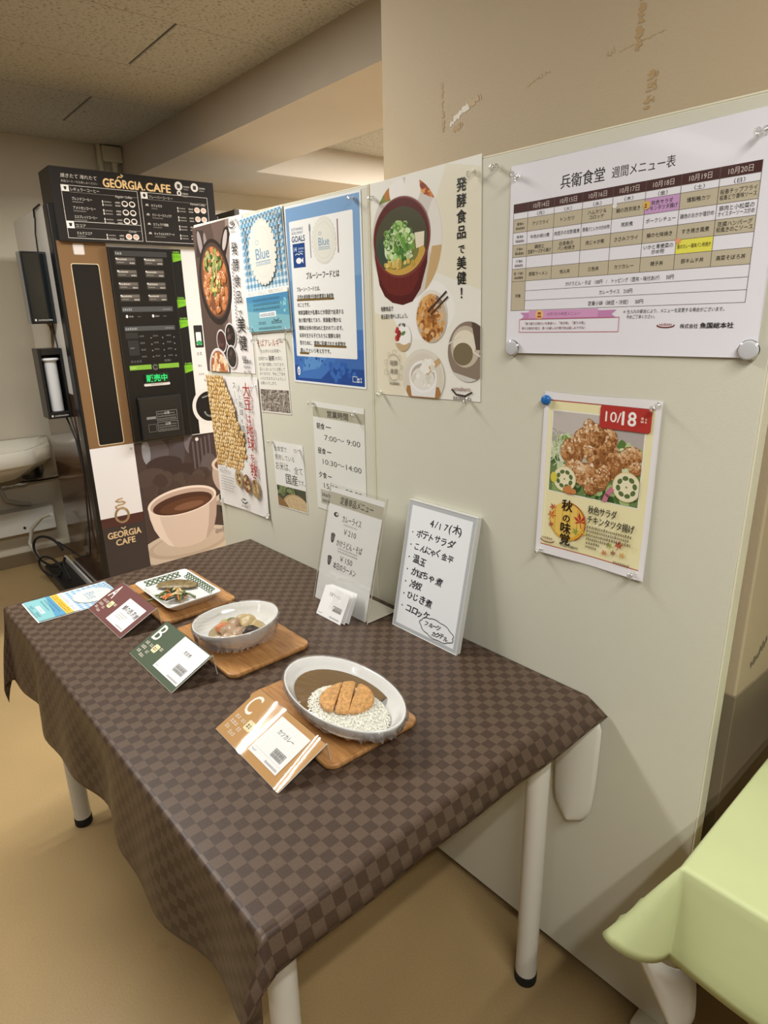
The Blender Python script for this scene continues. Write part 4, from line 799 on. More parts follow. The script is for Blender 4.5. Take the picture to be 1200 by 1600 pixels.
CELLS = [['アジフライ', 'トンカツ', 'ハムカツ＆/コロッケ', '鯛の西京焼き', '秋色サラダ/チキンタツタ揚げ', '燻製鴨カツ', '桜島チップフライ/桜島どり香味ソース'],
         ['牛肉の柳川煮', '肉団子の甘酢風煮', '厚揚げといかの炒め物', '筑前煮', 'ポークシチュー', '鶏肉のおかか塩炒め', '豚肉と小松菜の/オイスターソース炒め'],
         ['鶏肉と/豆腐チーズから揚げ', '白身魚の/パン粉焼き', '肉じゃが煮', 'ささみフライ', '鯖の七味焼き', 'すき焼き風煮', '豆腐ハンバーグ/和風きのこソース'],
         ['', '', '', '', 'いかと青梗菜の/炒め物', '豚のカレー風味パン粉焼き', ''],
         ['野菜ラーメン', '他人丼', '三色丼', 'カツカレー', '親子丼', '豚キムチ丼', '高菜そぼろ丼']]
for r, row in enumerate(CELLS):
    ym = ty((ys[r+1]+ys[r+2])/2)
    for k, s_ in enumerate(row):
        cx = (X_[k+1]+X_[k+2])/2; L = s_.split('/')
        for i, q in enumerate(L):
            if q:
                w_ = min(len(q)*6.4, 47); P.text(q, cx, ym-2.4+(len(L)-1)*3.6-i*7.2, min(7.0, 330/len(q)/7+2.6), INK, w=w_, al='c')
    P.text(['昼食A', '昼食B', '夕食A', '夕食B', '昼・夕食C'][r], (X_[0]+X_[1])/2, ym+0.8, 5.2, INK, al='c', w=14 if r < 4 else 20); P.greek(X_[0]+6, ym-6, 18, 4, '#4a443e', r)
P.text('定番', (X_[0]+X_[1])/2, ty(0.87), 6, INK, al='c')
for k, (s_, w_, cx) in enumerate((('かけうどん・そば　150円　/　トッピング（昆布・味付あげ）　50円', 182, 196), ('カレーライス　210円', 56, 196), ('定番小鉢（納豆・冷奴）　50円', 94, 196))): P.text(s_, cx+14, ty(0.79+k*0.093), 7.6, INK, w=w_, al='c')
P.ell(X_[5]+3, ty(0.19), 6, 6, '#d8b45c', 14); P.greek(X_[5]+0, ty(0.21), 6, 6, '#8a2c24', 3); P.ell(X_[4]+4, ty(0.155), 4, 4, '#e8e6e4', 12); P.ell(X_[6]+3, ty(0.50), 4, 4, '#e8a070', 12)
PK = '#d49cc4'
P.poly([(30, 70), (214, 70), (206, 64), (214, 58), (30, 58), (38, 64)], '#c488b4'); P.rect(48, 60, 134, 13, PK); P.text('10月7日の味覚メニュー', 86, 64, 6, '#7a3a6a', w=64); P.ell(70, 66, 8, 8, '#e4c078', 18); P.greek(66, 61, 8, 9, '#a84a34', 2)
P.frame(28, 36, 192, 23, 0.8, '#c0566a'); P.text('「食べ盛りの味わいを食卓へ」「旬の味」「実りの秋」', 40, 49, 5.5, '#7a2c34', w=120); P.text('様々な食材が並び、食べる楽しみが増す秋は楽しみですね！', 34, 41, 5.5, '#7a2c34', w=126)
P.text('＊ 仕入れの都合により、メニューを変更する場合がございます。', 226, 64, 6.4, INK, w=152); P.text('予めご了承ください。', 232, 56, 6.4, INK, w=46)
P.ring(296, 45, 13, 3, 1.6, '#8a3434', 20, 170, 370); P.greek(286, 45, 20, 3, '#a85a5a', 4); P.text('株式会社', 318, 41, 7, '#2a2422', w=26, bold=0.01); P.text('魚国総本社', 347, 41, 8.4, '#2a2422', w=46, bold=0.025)
place(P, 'poster', 'large white weekly menu sheet with a date table on the right board', -0.763, 1.627, tilt=math.radians(-0.9), y=-0.0016, bow=curl(0.003, 0.0012))
# ---- autumn chicken sheet (A4)
P = Pr(216, 303, '#e9e6e6')
P.rect(10, 16, 196, 272, '#ece3b4'); P.rect(10, 287, 196, 2, '#a8504a'); P.rect(10, 16, 196, 2, '#b8604a'); P.rect(12, 20, 4, 266, '#f0e8c0'); P.blobs(108, 60, 92, 34, 40, ['#efe6ba', '#e8deac'], 6, 16, 2)
P.rect(18, 122, 176, 150, '#f0ece0'); P.clip = [(20, 124), (192, 124), (192, 270), (20, 270)]
P.rect(20, 124, 172, 146, '#b3aaa6'); P.ell(60, 262, 60, 30, '#c4bcb6', 30); P.rect(20, 124, 172, 72, '#6c8450'); P.ell(110, 200, 96, 36, '#c2ba9e', 30)
P.blobs(48, 196, 30, 30, 44, ['#7c9c54', '#a8bc80', '#4e6e38', '#c8d4a8', '#dcdcc4'], 5, 13, 6, 0.4); P.blobs(158, 200, 30, 26, 40, ['#9cb468', '#c0cc94', '#5e7c40', '#d4dcb0'], 5, 12, 7, 0.4); P.blobs(110, 140, 84, 18, 70, ['#4c6c38', '#6c8c4c', '#38542c', '#8aa464', '#a8bc80'], 6, 14, 8, 0.4); P.strands(46, 200, 22, 22, 36, ['#d8e0c0', '#b8c898', '#e4e4d0'], 26, 1.4, 9)
CK = ['#b8824e', '#c8966a', '#a06c3c', '#d4a87c', '#bc8a58', '#8c5a32', '#ddb890']
CK = ['#f0d8ba', '#e2bf98', '#d0a274', '#bf8a58', '#ab7444', '#936038', '#7a4c2c']
for q in ((172, 208, 20, 16, 0.3), (182, 188, 12, 12, 0), (158, 200, 14, 14, 0.5), (138, 196, 17, 36, 0.35), (132, 232, 14, 18, 0.2), (64, 202, 22, 24, 0.2), (84, 222, 20, 24, 0.1), (92, 246, 11, 16, 0), (112, 214, 27, 34, 0.25), (104, 236, 20, 20, 0), (72, 170, 20, 18, 0.1), (96, 164, 24, 22, -0.2), (124, 164, 14, 24, -0.2), (104, 146, 14, 16, 0)): P.chunk(*q, CK, int(q[0]), 150, 0.13)
def lotus(cx, cy, r, ro, sk):
    P.ell(cx, cy, r*1.06, r*sk*1.06, '#d8c890', 26, ro); P.ell(cx, cy, r, r*sk, '#eae2c0', 26, ro)
    for k in range(8):
        a = k*math.pi/4+ro; P.ell(cx+r*.62*math.cos(a), cy+r*.62*sk*math.sin(a), r*.17, r*.2*sk+0.5, '#5c7040', 12, a)
    P.ell(cx, cy, r*.08, r*.08, '#8a8a5a', 8)
lotus(52, 150, 22, 0.4, 1.0); lotus(170, 156, 24, 0.2, 1.02); P.ell(30, 150, 7, 10, '#d8c850', 14); P.blobs(64, 130, 10, 5, 12, ['#b86a3c', '#c8844c'], 4, 7, 50); P.line([(132, 124), (136, 136), (144, 148)], 9, '#c4788c')
P.clip = P.win
P.rr(112, 250, 90, 38, 4, '#b43a34'); P.text('10/', 122, 262, 24, '#f2e8e0', w=28, bold=0.01); P.text('18', 152, 259, 32, '#f6f0ea', w=24, bold=0.02); P.greek(184, 266, 10, 9, '#e8c8b8', 1)
P.ell(64, 72, 36, 36, '#e2a83a', 36); P.ell(62, 74, 33, 33, '#e8c464', 36)
for k in range(4): P.rect(38+k*15, 48, 1.2, 50, '#c88a2c')
P.ring(64, 72, 36, 36, 2, '#a8542c', 36, -60, 90)
def maple(cx, cy, r, ro, col):
    for k in range(5):
        a = ro+math.pi/2+(k-2)*0.82; l = r*(1.0 if k == 2 else 0.85 if k in (1, 3) else 0.6); b = 0.3
        P.poly([(cx, cy), (cx+l*.55*math.cos(a-b), cy+l*.55*math.sin(a-b)), (cx+l*math.cos(a), cy+l*math.sin(a)), (cx+l*.55*math.cos(a+b), cy+l*.55*math.sin(a+b))], col)
    P.line([(cx, cy), (cx-r*.6*math.cos(ro+math.pi/2), cy-r*.6*math.sin(ro+math.pi/2))], r*.08, col)
for a in ((34, 92, 10, 0.6, '#b8402c'), (30, 76, 14, -0.5, '#c86a34'), (32, 58, 9, 0.3, '#a8382c'), (90, 76, 19, 0.2, '#b8342c'), (84, 56, 11, 0.9, '#8ca040'), (98, 56, 8, -0.6, '#d8b850'), (150, 46, 9, 0.3, '#9aa848'), (166, 50, 12, -0.2, '#b8402c'), (142, 30, 9, 0.5, '#c87840'), (158, 34, 8, 0.1, '#8a3a30'), (174, 34, 9, -0.4, '#d0a050')): maple(*a)
P.vtext('秋の味覚', 62, 113, 23, '#241c14', 0.025, 0.93, 'の')
P.text('秋色サラダ', 104, 98, 16, INK, w=54, bold=0.015); P.text('チキンタツタ揚げ', 104, 80, 16, INK, w=88, bold=0.015)
for k, w_ in enumerate((86, 82, 84, 46, 28, 22)): P.greek(104, 70-k*7.4, w_, 4.2, '#5c523e', k+11)
P.ring(26, 28, 14, 4, 1.8, '#8a3c3c', 20, 180, 360); P.greek(14, 30, 24, 4, '#8a5a4a', 4); P.text('株式会社 魚国総本社', 54, 24, 5.5, INK, w=36, bold=0.01); P.greek(160, 19, 30, 3.4, '#4a4436', 8)
place(P, 'poster', 'yellow autumn fried chicken sheet in a clear pouch, below the weekly menu', -0.670, 1.252, tilt=math.radians(-0.2), y=-0.0016, bow=curl(0.005, 0.001))
# ---------------------------------------------------------------- pins and magnets
def pin(x, z, label, kind='pin', y=-0.004, s=1.0):
    g = G()
    if kind == 'pin':
        g.lathe([(0.0055*s, 0.0), (0.0058*s, 0.0015), (0.0035*s, 0.003), (0.003*s, 0.009), (0.0052*s, 0.0125), (0.0060*s, 0.015), (0.0050*s, 0.0165), (0.0, 0.017)], (0, 0, 0), 14, ax='y', cap=True)
        g.tube([(0, 0.004, 0), (0, -0.008, 0)], 0.0006, 6, 1)
        o = g.build('push_pin', [CLEAR, CHROME]); o.rotation_euler = (random.Random(int(x*999)).uniform(-0.2, 0.35), 0, random.Random(int(z*999)).uniform(-0.4, 0.4))
        cat, grp = 'push pin', 'clear push pins on the notice boards'
    elif kind == 'disc':
        g.lathe([(0.0135*s, 0.0), (0.0138*s, 0.003), (0.0125*s, 0.0055), (0.0105*s, 0.006), (0.0, 0.0058)], (0, 0, 0), 26, ax='y')
        g.lathe([(0.0142*s, 0.0), (0.0142*s, 0.0035), (0.0125*s, 0.0035), (0.0125*s, 0.0)], (0, 0, 0), 26, 1, ax='y', cap=False)
        o = g.build('round_magnet', [mat('pale_grey_plastic', (196, 196, 198), 0.2), CHROME]); cat, grp = 'magnet', 'round magnets on the weekly menu'
    else:
        g.lathe([(0.0085, 0.0), (0.009, 0.003), (0.0085, 0.006), (0.006, 0.0075), (0.0, 0.008)], (0, 0, 0), 24, ax='y')
        o = g.build('round_magnet', mat('blue_plastic', (30, 104, 176), 0.35)); cat, grp = 'magnet', None
    o.location = (x, y, z); tag(o, label, cat, grp); return o
for x, z, lb in ((-1.696, 1.638, 'clear push pin at the top right corner of the brown hot pot poster'), (-1.486, 1.631, 'clear push pin at the top right corner of the gingham poster'), (-1.187, 1.629, 'clear push pin at the top right corner of the large blue poster'),
                 (-1.123, 1.622, 'clear push pin at the top left corner of the miso soup poster'), (-0.843, 1.630, 'clear push pin at the top right corner of the miso soup poster'), (-0.794, 1.631, 'clear push pin stuck alone in the board between miso soup poster and weekly menu'),
                 (-0.749, 1.608, 'clear push pin at the top left corner of the weekly menu'), (-0.359, 1.606, 'clear push pin at the top right corner of the weekly menu'), (-0.460, 1.246, 'clear push pin at the top right corner of the autumn chicken sheet'),
                 (-0.656, 0.954, 'clear push pin at the bottom left corner of the autumn chicken sheet'), (-0.470, 0.958, 'clear push pin at the bottom right corner of the autumn chicken sheet'), (-1.109, 1.214, 'clear push pin at the bottom left corner of the miso soup poster'),
                 (-0.849, 1.221, 'clear push pin at the bottom right corner of the miso soup poster'), (-1.377, 1.166, 'clear push pin at the top left corner of the opening hours notice'), (-1.209, 1.156, 'clear push pin at the top right corner of the opening hours notice'),
                 (-1.591, 1.034, 'clear push pin at the top left corner of the rice notice'), (-1.458, 1.031, 'clear push pin at the top right corner of the rice notice'), (-1.650, 1.352, 'clear push pin at the bottom left corner of the gingham poster'),
                 (-1.466, 1.352, 'clear push pin at the bottom right corner of the gingham poster'), (-1.663, 1.192, 'clear push pin at the top right corner of the soya bean poster'), (-1.948, 1.196, 'clear push pin at the top left corner of the soya bean poster'),
                 (-1.931, 0.792, 'clear push pin at the bottom left corner of the soya bean poster'), (-1.645, 0.800, 'clear push pin at the bottom right corner of the soya bean poster'), (-1.638, 1.323, 'clear push pin at the top left corner of the allergy notice'),
                 (-1.492, 1.326, 'clear push pin at the top right corner of the allergy notice'), (-1.689, 1.232, 'clear push pin at the bottom right corner of the brown hot pot poster')):
    pin(x, z, lb)
pin(-0.742, 1.325, 'grey round magnet at the bottom left corner of the weekly menu', 'disc', -0.006); pin(-0.340, 1.333, 'grey round magnet at the bottom right corner of the weekly menu', 'disc', -0.006)
pin(-0.664, 1.237, 'blue round magnet at the top left corner of the autumn chicken sheet', 'blue')

# ================================================================ DISPLAY TABLE AND ITS CLOTH
TZ = 0.688
def cloth_mat(name, c0, c1, sx, sy, ox, oy, rough):
    m = mat(name, c0, rough, spec=0.3); nt = m.node_tree; b = nt.nodes['Principled BSDF']
    uv = nt.nodes.new('ShaderNodeUVMap'); uv.uv_map = 'UVMap'
    mp = nt.nodes.new('ShaderNodeMapping'); mp.inputs['Scale'].default_value = (1/sx, 1/sy, 1); mp.inputs['Location'].default_value = (-ox/sx, -oy/sy, 0.01)
    nt.links.new(uv.outputs[0], mp.inputs['Vector'])
    ck = nt.nodes.new('ShaderNodeTexChecker'); ck.inputs['Scale'].default_value = 1; ck.inputs['Color1'].default_value = rgb(c0); ck.inputs['Color2'].default_value = rgb(c1)
    nt.links.new(mp.outputs[0], ck.inputs['Vector'])
    # woven threads run one way in the dark squares and the other way in the light ones
    n = nt.nodes.new('ShaderNodeTexNoise'); n.inputs['Scale'].default_value = 1; n.inputs['Detail'].default_value = 2
    mp2 = nt.nodes.new('ShaderNodeMapping'); mp2.inputs['Scale'].default_value = (900, 250, 1); nt.links.new(uv.outputs[0], mp2.inputs['Vector']); nt.links.new(mp2.outputs[0], n.inputs['Vector'])
    r = nt.nodes.new('ShaderNodeMapRange'); r.inputs['From Min'].default_value = 0.3; r.inputs['From Max'].default_value = 0.7; r.inputs['To Min'].default_value = 0.86; r.inputs['To Max'].default_value = 1.12; nt.links.new(n.outputs['Fac'], r.inputs['Value'])
    v = nt.nodes.new('ShaderNodeVectorMath'); v.operation = 'SCALE'; nt.links.new(ck.outputs['Color'], v.inputs[0]); nt.links.new(r.outputs['Result'], v.inputs['Scale']); nt.links.new(v.outputs['Vector'], b.inputs['Base Color'])
    bp = nt.nodes.new('ShaderNodeBump'); bp.inputs['Strength'].default_value = 0.15; bp.inputs['Distance'].default_value = 0.001; nt.links.new(n.outputs['Fac'], bp.inputs['Height']); nt.links.new(bp.outputs['Normal'], b.inputs['Normal'])
    return m
LINING = mat('white_cloth_backing', (214, 210, 196), 0.8)
LEGM = mat('cream_white_leg_enamel', (214, 210, 198), 0.3); TOPM = mat('pale_table_laminate', (206, 198, 180), 0.4)
def make_table(label, x0, x1, y0, y1, zt, inset, r=0.0225, skip=()):
    t = thing('table', label, 'table', ((x0+x1)/2, (y0+y1)/2, 0)); hx, hy = (x1-x0)/2, (y1-y0)/2
    G().loft([rrect(-hx, hx, -hy, hy, 0.03, zt-0.03), rrect(-hx, hx, -hy, hy, 0.03, zt)], smooth=False).build('tabletop', TOPM, t, bevel=0.003)
    for s in (-1, 1): G().box(-hx+0.05, hx-0.05, s*(hy-0.06)-0.012, s*(hy-0.06)+0.012, zt-0.075, zt-0.03).build('apron_rail', LEGM, t)
    for sx in (-1, 1):
        for sy in (-1, 1):
            ix, iy = inset[(sx, sy)]; px_, py_ = sx*hx-sx*ix, sy*hy-sy*iy
            lg = G().tube([(px_, py_, 0.022), (px_, py_, zt-0.035)], r, 20).build('leg', LEGM, t)
            G().lathe([(r*1.02, 0.0), (r*1.06, 0.004), (r*1.06, 0.022), (r*0.98, 0.026)], (px_, py_, 0), 20).build('rubber_foot', MATTB, lg)
    return t
TX0, TX1, TY0, TY1 = -1.768, -0.537, -0.722, -0.006
make_table('white-legged display table under the brown checked cloth', TX0+0.006, TX1-0.006, TY0+0.006, TY1-0.004, TZ-0.002, {(-1, -1): (0.050, 0.062), (1, -1): (0.077, 0.06), (-1, 1): (0.065, 0.09), (1, 1): (0.032, 0.084)})
def drape(x0, x1, y0, y1, z, dl, dr, df, db, rad, flare, wave, res=0.016, rounded=False):
    """a cloth over the rectangle: straight drops with soft folds, cones at the corners"""
    dls, drs, dfs, dbs = dl, dr, df, db
    def pos(u, v):
        px_, py_ = min(max(u, x0), x1), min(max(v, y0), y1); ex, ey = u-px_, v-py_; s = math.hypot(ex, ey)
        if s < 1e-6: return (u, v, z)
        if rounded and ex and ey:
            fx, fy = abs(ex)/(dl if ex < 0 else dr), abs(ey)/(df if ey < 0 else db); th = math.atan2(fy, fx); s = max(fx, fy)*((dl if ex < 0 else dr)*math.cos(th)**2+(df if ey < 0 else db)*math.sin(th)**2)
            dx, dy = math.copysign(math.cos(th), ex), math.copysign(math.sin(th), ey)
        else: dx, dy = ex/s, ey/s
        L = rad*math.pi/2
        if s < L: a = s/rad; out = rad*math.sin(a); dz = rad*(1-math.cos(a))
        else: out = rad; dz = rad+(s-L)
        corner = abs(2*dx*dy); e = max(s-L*0.6, 0)
        fl = flare(u, v, dx, dy, corner)
        out += e*fl; dz -= e*(1-math.sqrt(max(0, 1-fl*fl)))
        out += wave(u, v, dx, dy)*min(1, e/0.12)*(1-corner*0.6)
        return (px_+dx*out, py_+dy*out, z-dz)
    def stops(a, b, d0, d1):
        L = rad*math.pi/2; out = []
        if d0: out += [a-d0+(d0-L)*k/max(2, int((d0-L)/res)) for k in range(max(2, int((d0-L)/res)))] + [a-L*(1-k/4) for k in range(4)]
        n_ = int((b-a)/(res*1.5)); out += [a] + [a+0.004+(b-a-0.008)*k/n_ for k in range(n_+1)] + [b]
        if d1: out += [b+L*(k+1)/4 for k in range(4)] + [b+L+(d1-L)*(k+1)/max(2, int((d1-L)/res)) for k in range(max(2, int((d1-L)/res)))]
        return out
    us, vs = stops(x0, x1, dl, dr), stops(y0, y1, df, db); nu, nv = len(us)-1, len(vs)-1
    g = G(); g.grid(lambda a, b: pos(us[round(a*nu)], vs[round(b*nv)]), nu, nv, 0, True, lambda a, b: (us[round(a*nu)], vs[round(b*nv)])); return g
CHECK = cloth_mat('brown_checked_vinyl_cloth', (69, 53, 42), (90, 73, 59), 0.0188, 0.0190, -0.6572, -0.5485, 0.42)
def fl1(u, v, dx, dy, c): return 0.10*c + (0.42+0.46*max(0, (v+0.35)/0.35) if dx > 0.3 else 0.03) + (0.02 if dy < 0 else 0)
def wv1(u, v, dx, dy):
    if dy < -0.3: return 0.012*math.sin(u*13+0.6)+0.006*math.sin(u*29)
    if dx < -0.3: return 0.010*math.sin(v*12)
    return 0.004*math.sin(v*30)
g = drape(TX0, TX1, TY0, TY1, TZ+0.0015, 0.20, 0.052, 0.212, 0.0, 0.007, fl1, wv1, 0.012)
cl = g.build('tablecloth', CHECK, solid=(0.0012, -1)); tag(cl, 'brown checked vinyl cloth covering the display table', 'tablecloth')
# the rear right corner of the cloth hangs down behind the leg and shows its white backing
def lobe(rows, zb, zend, yf, n=10):
    """a hanging flap: rows (z, left, right) down to zb, then rounded off to zend"""
    z0, l0, r0 = rows[-1]; R = list(rows); sl = (rows[-1][1]-rows[-2][1])/(rows[-1][0]-rows[-2][0]); sr = (rows[-1][2]-rows[-2][2])/(rows[-1][0]-rows[-2][0])
    for k in range(1, 11):
        z = zb+(zend-zb)*math.sin(math.pi/2*k/10); q = math.cos(math.pi/2*k/10)*0.999+0.001; l, r = l0+sl*(z-zb), r0+sr*(z-zb); c = (l+r)/2; R.append((z, c+(l-c)*q**0.7, c+(r-c)*q**0.7))
    pts = [(l+(r-l)*k/n, yf(k/n, z), z) for z, l, r in R for k in range(n+1)]
    return G().add(pts, [(i*(n+1)+k, i*(n+1)+k+1, (i+1)*(n+1)+k+1, (i+1)*(n+1)+k) for i in range(len(R)-1) for k in range(n)], 0, True)
g = lobe([(0.662, -0.585, -0.512), (0.63, -0.590, -0.499), (0.56, -0.594, -0.4995), (0.50, -0.595, -0.501), (0.452, -0.593, -0.505)], 0.452, 0.396, lambda f, z: -0.008-0.012*math.sin(math.pi*f))
o = g.build('hanging_corner', LINING, cl, solid=(0.001, 0)); o['label'] = 'white backing of the hanging rear corner'

# ---------------------------------------------------------------- green-clothed table at the right
GX0, GY0 = -0.235, -0.262
make_table('table at the right edge under the pale green cloth', GX0+0.003, 1.30, GY0+0.003, 0.42, TZ, {(-1, -1): (0.10, 0.07), (1, -1): (0.08, 0.07), (-1, 1): (0.10, 0.08), (1, 1): (0.08, 0.08)}, 0.016)
GREEN = mat('pale_green_vinyl_cloth', (196, 204, 150), 0.42, noise=(8, 0.03), bump=(30, 0.10))
def fl2(u, v, dx, dy, c):
    side = max(0.0, -dx)**2*max(0, min(1, 1-(v-GY0)/0.28))
    return 0.03 + (0.42*c if dx < 0 else 0.2*c) + 0.20*side
def wv2(u, v, dx, dy):
    if dy < -0.3: return 0.014*math.sin((u-GX0)*11+0.4)
    return 0.012*math.sin((v-GY0)*9+1.0)
g = drape(GX0, 1.305, GY0, 0.425, TZ+0.003, 0.185, 0.15, 0.152, 0.15, 0.006, fl2, wv2, 0.012, True)
cg_ = g.build('tablecloth', [GREEN, LINING], solid=(0.0012, -1, 1)); tag(cg_, 'pale green vinyl cloth hanging over the table at the right edge', 'tablecloth')
g = lobe([(0.46, -0.300, -0.222), (0.43, -0.318, -0.216), (0.405, -0.302, -0.2135), (0.388, -0.289, -0.2125)], 0.388, 0.343, lambda f, z: -0.20-0.022*math.sin(math.pi*f))   # white backing seen below the corner
o = g.build('hanging_corner', LINING, cg_, solid=(0.001, 0)); o['label'] = 'white backing of the hanging corner'

# ================================================================ THINGS ON THE DISPLAY TABLE
Z0 = TZ + 0.0017
def flat_mtx(x, y, z=Z0, rz=0.0): return Matrix.Translation((x, y, z)) @ Matrix.Rotation(rz, 4, 'Z')
WOOD = mat('warm_wood', (176, 124, 70), 0.35, coat=0.15); nt = WOOD.node_tree; b = nt.nodes['Principled BSDF']
tc = nt.nodes.new('ShaderNodeTexCoord'); mp = nt.nodes.new('ShaderNodeMapping'); mp.inputs['Scale'].default_value = (3, 26, 3); nt.links.new(tc.outputs['Object'], mp.inputs['Vector'])
n = nt.nodes.new('ShaderNodeTexNoise'); n.inputs['Scale'].default_value = 6; n.inputs['Detail'].default_value = 6; n.inputs['Distortion'].default_value = 0.6; nt.links.new(mp.outputs[0], n.inputs['Vector'])
cr = nt.nodes.new('ShaderNodeValToRGB'); e = cr.color_ramp.elements; e[0].position = 0.3; e[0].color = rgb((160, 110, 62)); e[1].position = 0.72; e[1].color = rgb((198, 148, 92)); nt.links.new(n.outputs['Fac'], cr.inputs['Fac']); nt.links.new(cr.outputs[0], b.inputs['Base Color'])
def tray(x, y, rz, label):
    w_, d = 0.138, 0.0985; g = G()
    g.loft([rrect(-w_+0.004, w_-0.004, -d+0.004, d-0.004, 0.016, 0.0), rrect(-w_, w_, -d, d, 0.02, 0.003), rrect(-w_, w_, -d, d, 0.02, 0.0105), rrect(-w_+0.002, w_-0.002, -d+0.002, d-0.002, 0.018, 0.012), rrect(-w_+0.006, w_-0.006, -d+0.006, d-0.006, 0.014, 0.0105)])
    for i in range(len(g.sm)): g.sm[i] = len(g.f[i]) == 4
    o = g.build('serving_tray', WOOD, mtx=flat_mtx(x, y, Z0, rz)); tag(o, label, 'tray', 'wooden trays'); return o
tray(-1.510, -0.376, 0.0, 'wooden tray under the square plate with fish'); tray(-1.187, -0.377, 0.0, 'wooden tray under the round bowl, middle of the three'); tray(-0.832, -0.393, math.radians(-2), 'wooden tray under the oval curry bowl')
ZT = Z0 + 0.0107
CER = mat('white_glazed_ceramic', (232, 231, 226), 0.12, coat=0.5)
# ---- square plate with fish
pm = flat_mtx(-1.484, -0.385, ZT, 0.0)
t = thing('square_plate', 'square white plate with a green lattice border on two sides', 'plate', mtx=pm)
hw, hd = 0.104, 0.072
g = G().loft([rrect(-hw+.03, hw-.03, -hd+.03, hd-.03, .012, 0), rrect(-hw+.024, hw-.024, -hd+.024, hd-.024, .012, 0.004), rrect(-hw+.004, hw-.004, -hd+.004, hd-.004, .010, 0.024), rrect(-hw, hw, -hd, hd, .010, 0.0285), rrect(-hw+.002, hw-.002, -hd+.002, hd-.002, .010, 0.030), rrect(-hw+.005, hw-.005, -hd+.005, hd-.005, .008, 0.0275), rrect(-hw+.020, hw-.020, -hd+.020, hd-.020, .010, 0.017), rrect(-hw+.026, hw-.026, -hd+.026, hd-.026, .008, 0.0145)])
g.build('plate_body', CER, t)
GRN = mat('green_lattice_glaze', (70, 96, 62), 0.2); g = G()
def rimpt(a, f, side):                                             # a along the side, f 0..1 across the sloping rim
    z = 0.0276-0.0095*f+0.0008; d = 0.006+0.013*f
    return (-hw+d, a, z) if side == 'l' else (a, hd-d, z)
for side, L in (('l', hd-0.024), ('b', hw-0.028)):
    nrep = int(2*L/0.0125); st = 2*L/nrep
    for k in range(nrep):
        a0 = -L+k*st; 
        for (f0, f1) in ((0.1, 0.95), (0.95, 0.1)):
            p, q = rimpt(a0, f0, side), rimpt(a0+st, f1, side); w_ = 0.0017
            dx = (0, w_, 0) if side == 'l' else (w_, 0, 0)
            g.add([tuple(p[i]-dx[i] for i in range(3)), tuple(p[i]+dx[i] for i in range(3)), tuple(q[i]+dx[i] for i in range(3)), tuple(q[i]-dx[i] for i in range(3))], [(0, 1, 2, 3)])
    for f in (0.02, 1.0):
        p0, p1, q0, q1 = rimpt(-L, f, side), rimpt(L, f, side), rimpt(-L, f+0.10, side), rimpt(L, f+0.10, side); g.add([p0, p1, q1, q0], [(0, 1, 2, 3)])
g.build('lattice_border', GRN, t)
FISH = mat('grilled_fish_skin', (122, 104, 66), 0.4, noise=(60, 0.4), bump=(120, 0.4)); CARROT = mat('cooked_carrot', (222, 122, 44), 0.4, noise=(60, 0.15)); GREENS = mat('cooked_greens', (96, 104, 48), 0.4, noise=(80, 0.3)); DKGR = mat('dark_green_vegetable', (44, 56, 32), 0.4); PALEV = mat('pale_vegetable', (206, 190, 140), 0.4)
def place_obj(o, mtx, label, cat, group=None): o.matrix_world = mtx; return tag(o, label, cat, group)
g = G(); L = []
for k in range(15):
    f = k/14; x = -0.062+0.124*f; w_ = 0.027*(math.sin(math.pi*min(1, f*0.86+0.10)))**0.6+0.001; h_ = 0.012*(math.sin(math.pi*(f*0.9+0.05)))**0.6
    L.append([(x, 0.006*math.sin(f*3.4)+w_*math.cos(a)*(1+0.08*math.sin(k*2+a)), 0.0055+h_*max(math.sin(a), -0.35)) for a in (2*math.pi*i/16 for i in range(16))])
g.loft(L); o = g.build('grilled_fish', FISH, sub=1); place_obj(o, pm @ Matrix.Translation((-0.028, 0.012, 0.0175)) @ Matrix.Rotation(math.radians(46), 4, 'Z') @ Matrix.Diagonal((0.84, 1, 0.7, 1)), 'browned grilled fish fillet on the square plate', 'fish')
rnd = random.Random(5); g = G()
for k in range(34):
    x, y = rnd.gauss(0, 0.013), rnd.gauss(0, 0.009); a = rnd.uniform(0, 6.28); z = 0.003+0.012*math.exp(-(x*x+y*y)/0.0003)+rnd.uniform(0, 0.004); l = rnd.uniform(0.008, 0.016); m_ = rnd.choice((0, 0, 0, 1, 1, 2, 3))
    g.tube([(x-l*math.cos(a), y-l*math.sin(a), z-0.002), (x, y, z+0.002), (x+l*math.cos(a), y+l*math.sin(a), z-0.001)], 0.0013 if m_ == 0 else 0.0022, 6, m_)
o = g.build('vegetable_garnish', [CARROT, GREENS, DKGR, PALEV]); place_obj(o, pm @ Matrix.Translation((0.036, -0.026, 0.0150)) @ Matrix.Scale(1.35, 4), 'heap of shredded carrot and greens in front of the fish', 'vegetables'); o['kind'] = 'stuff'
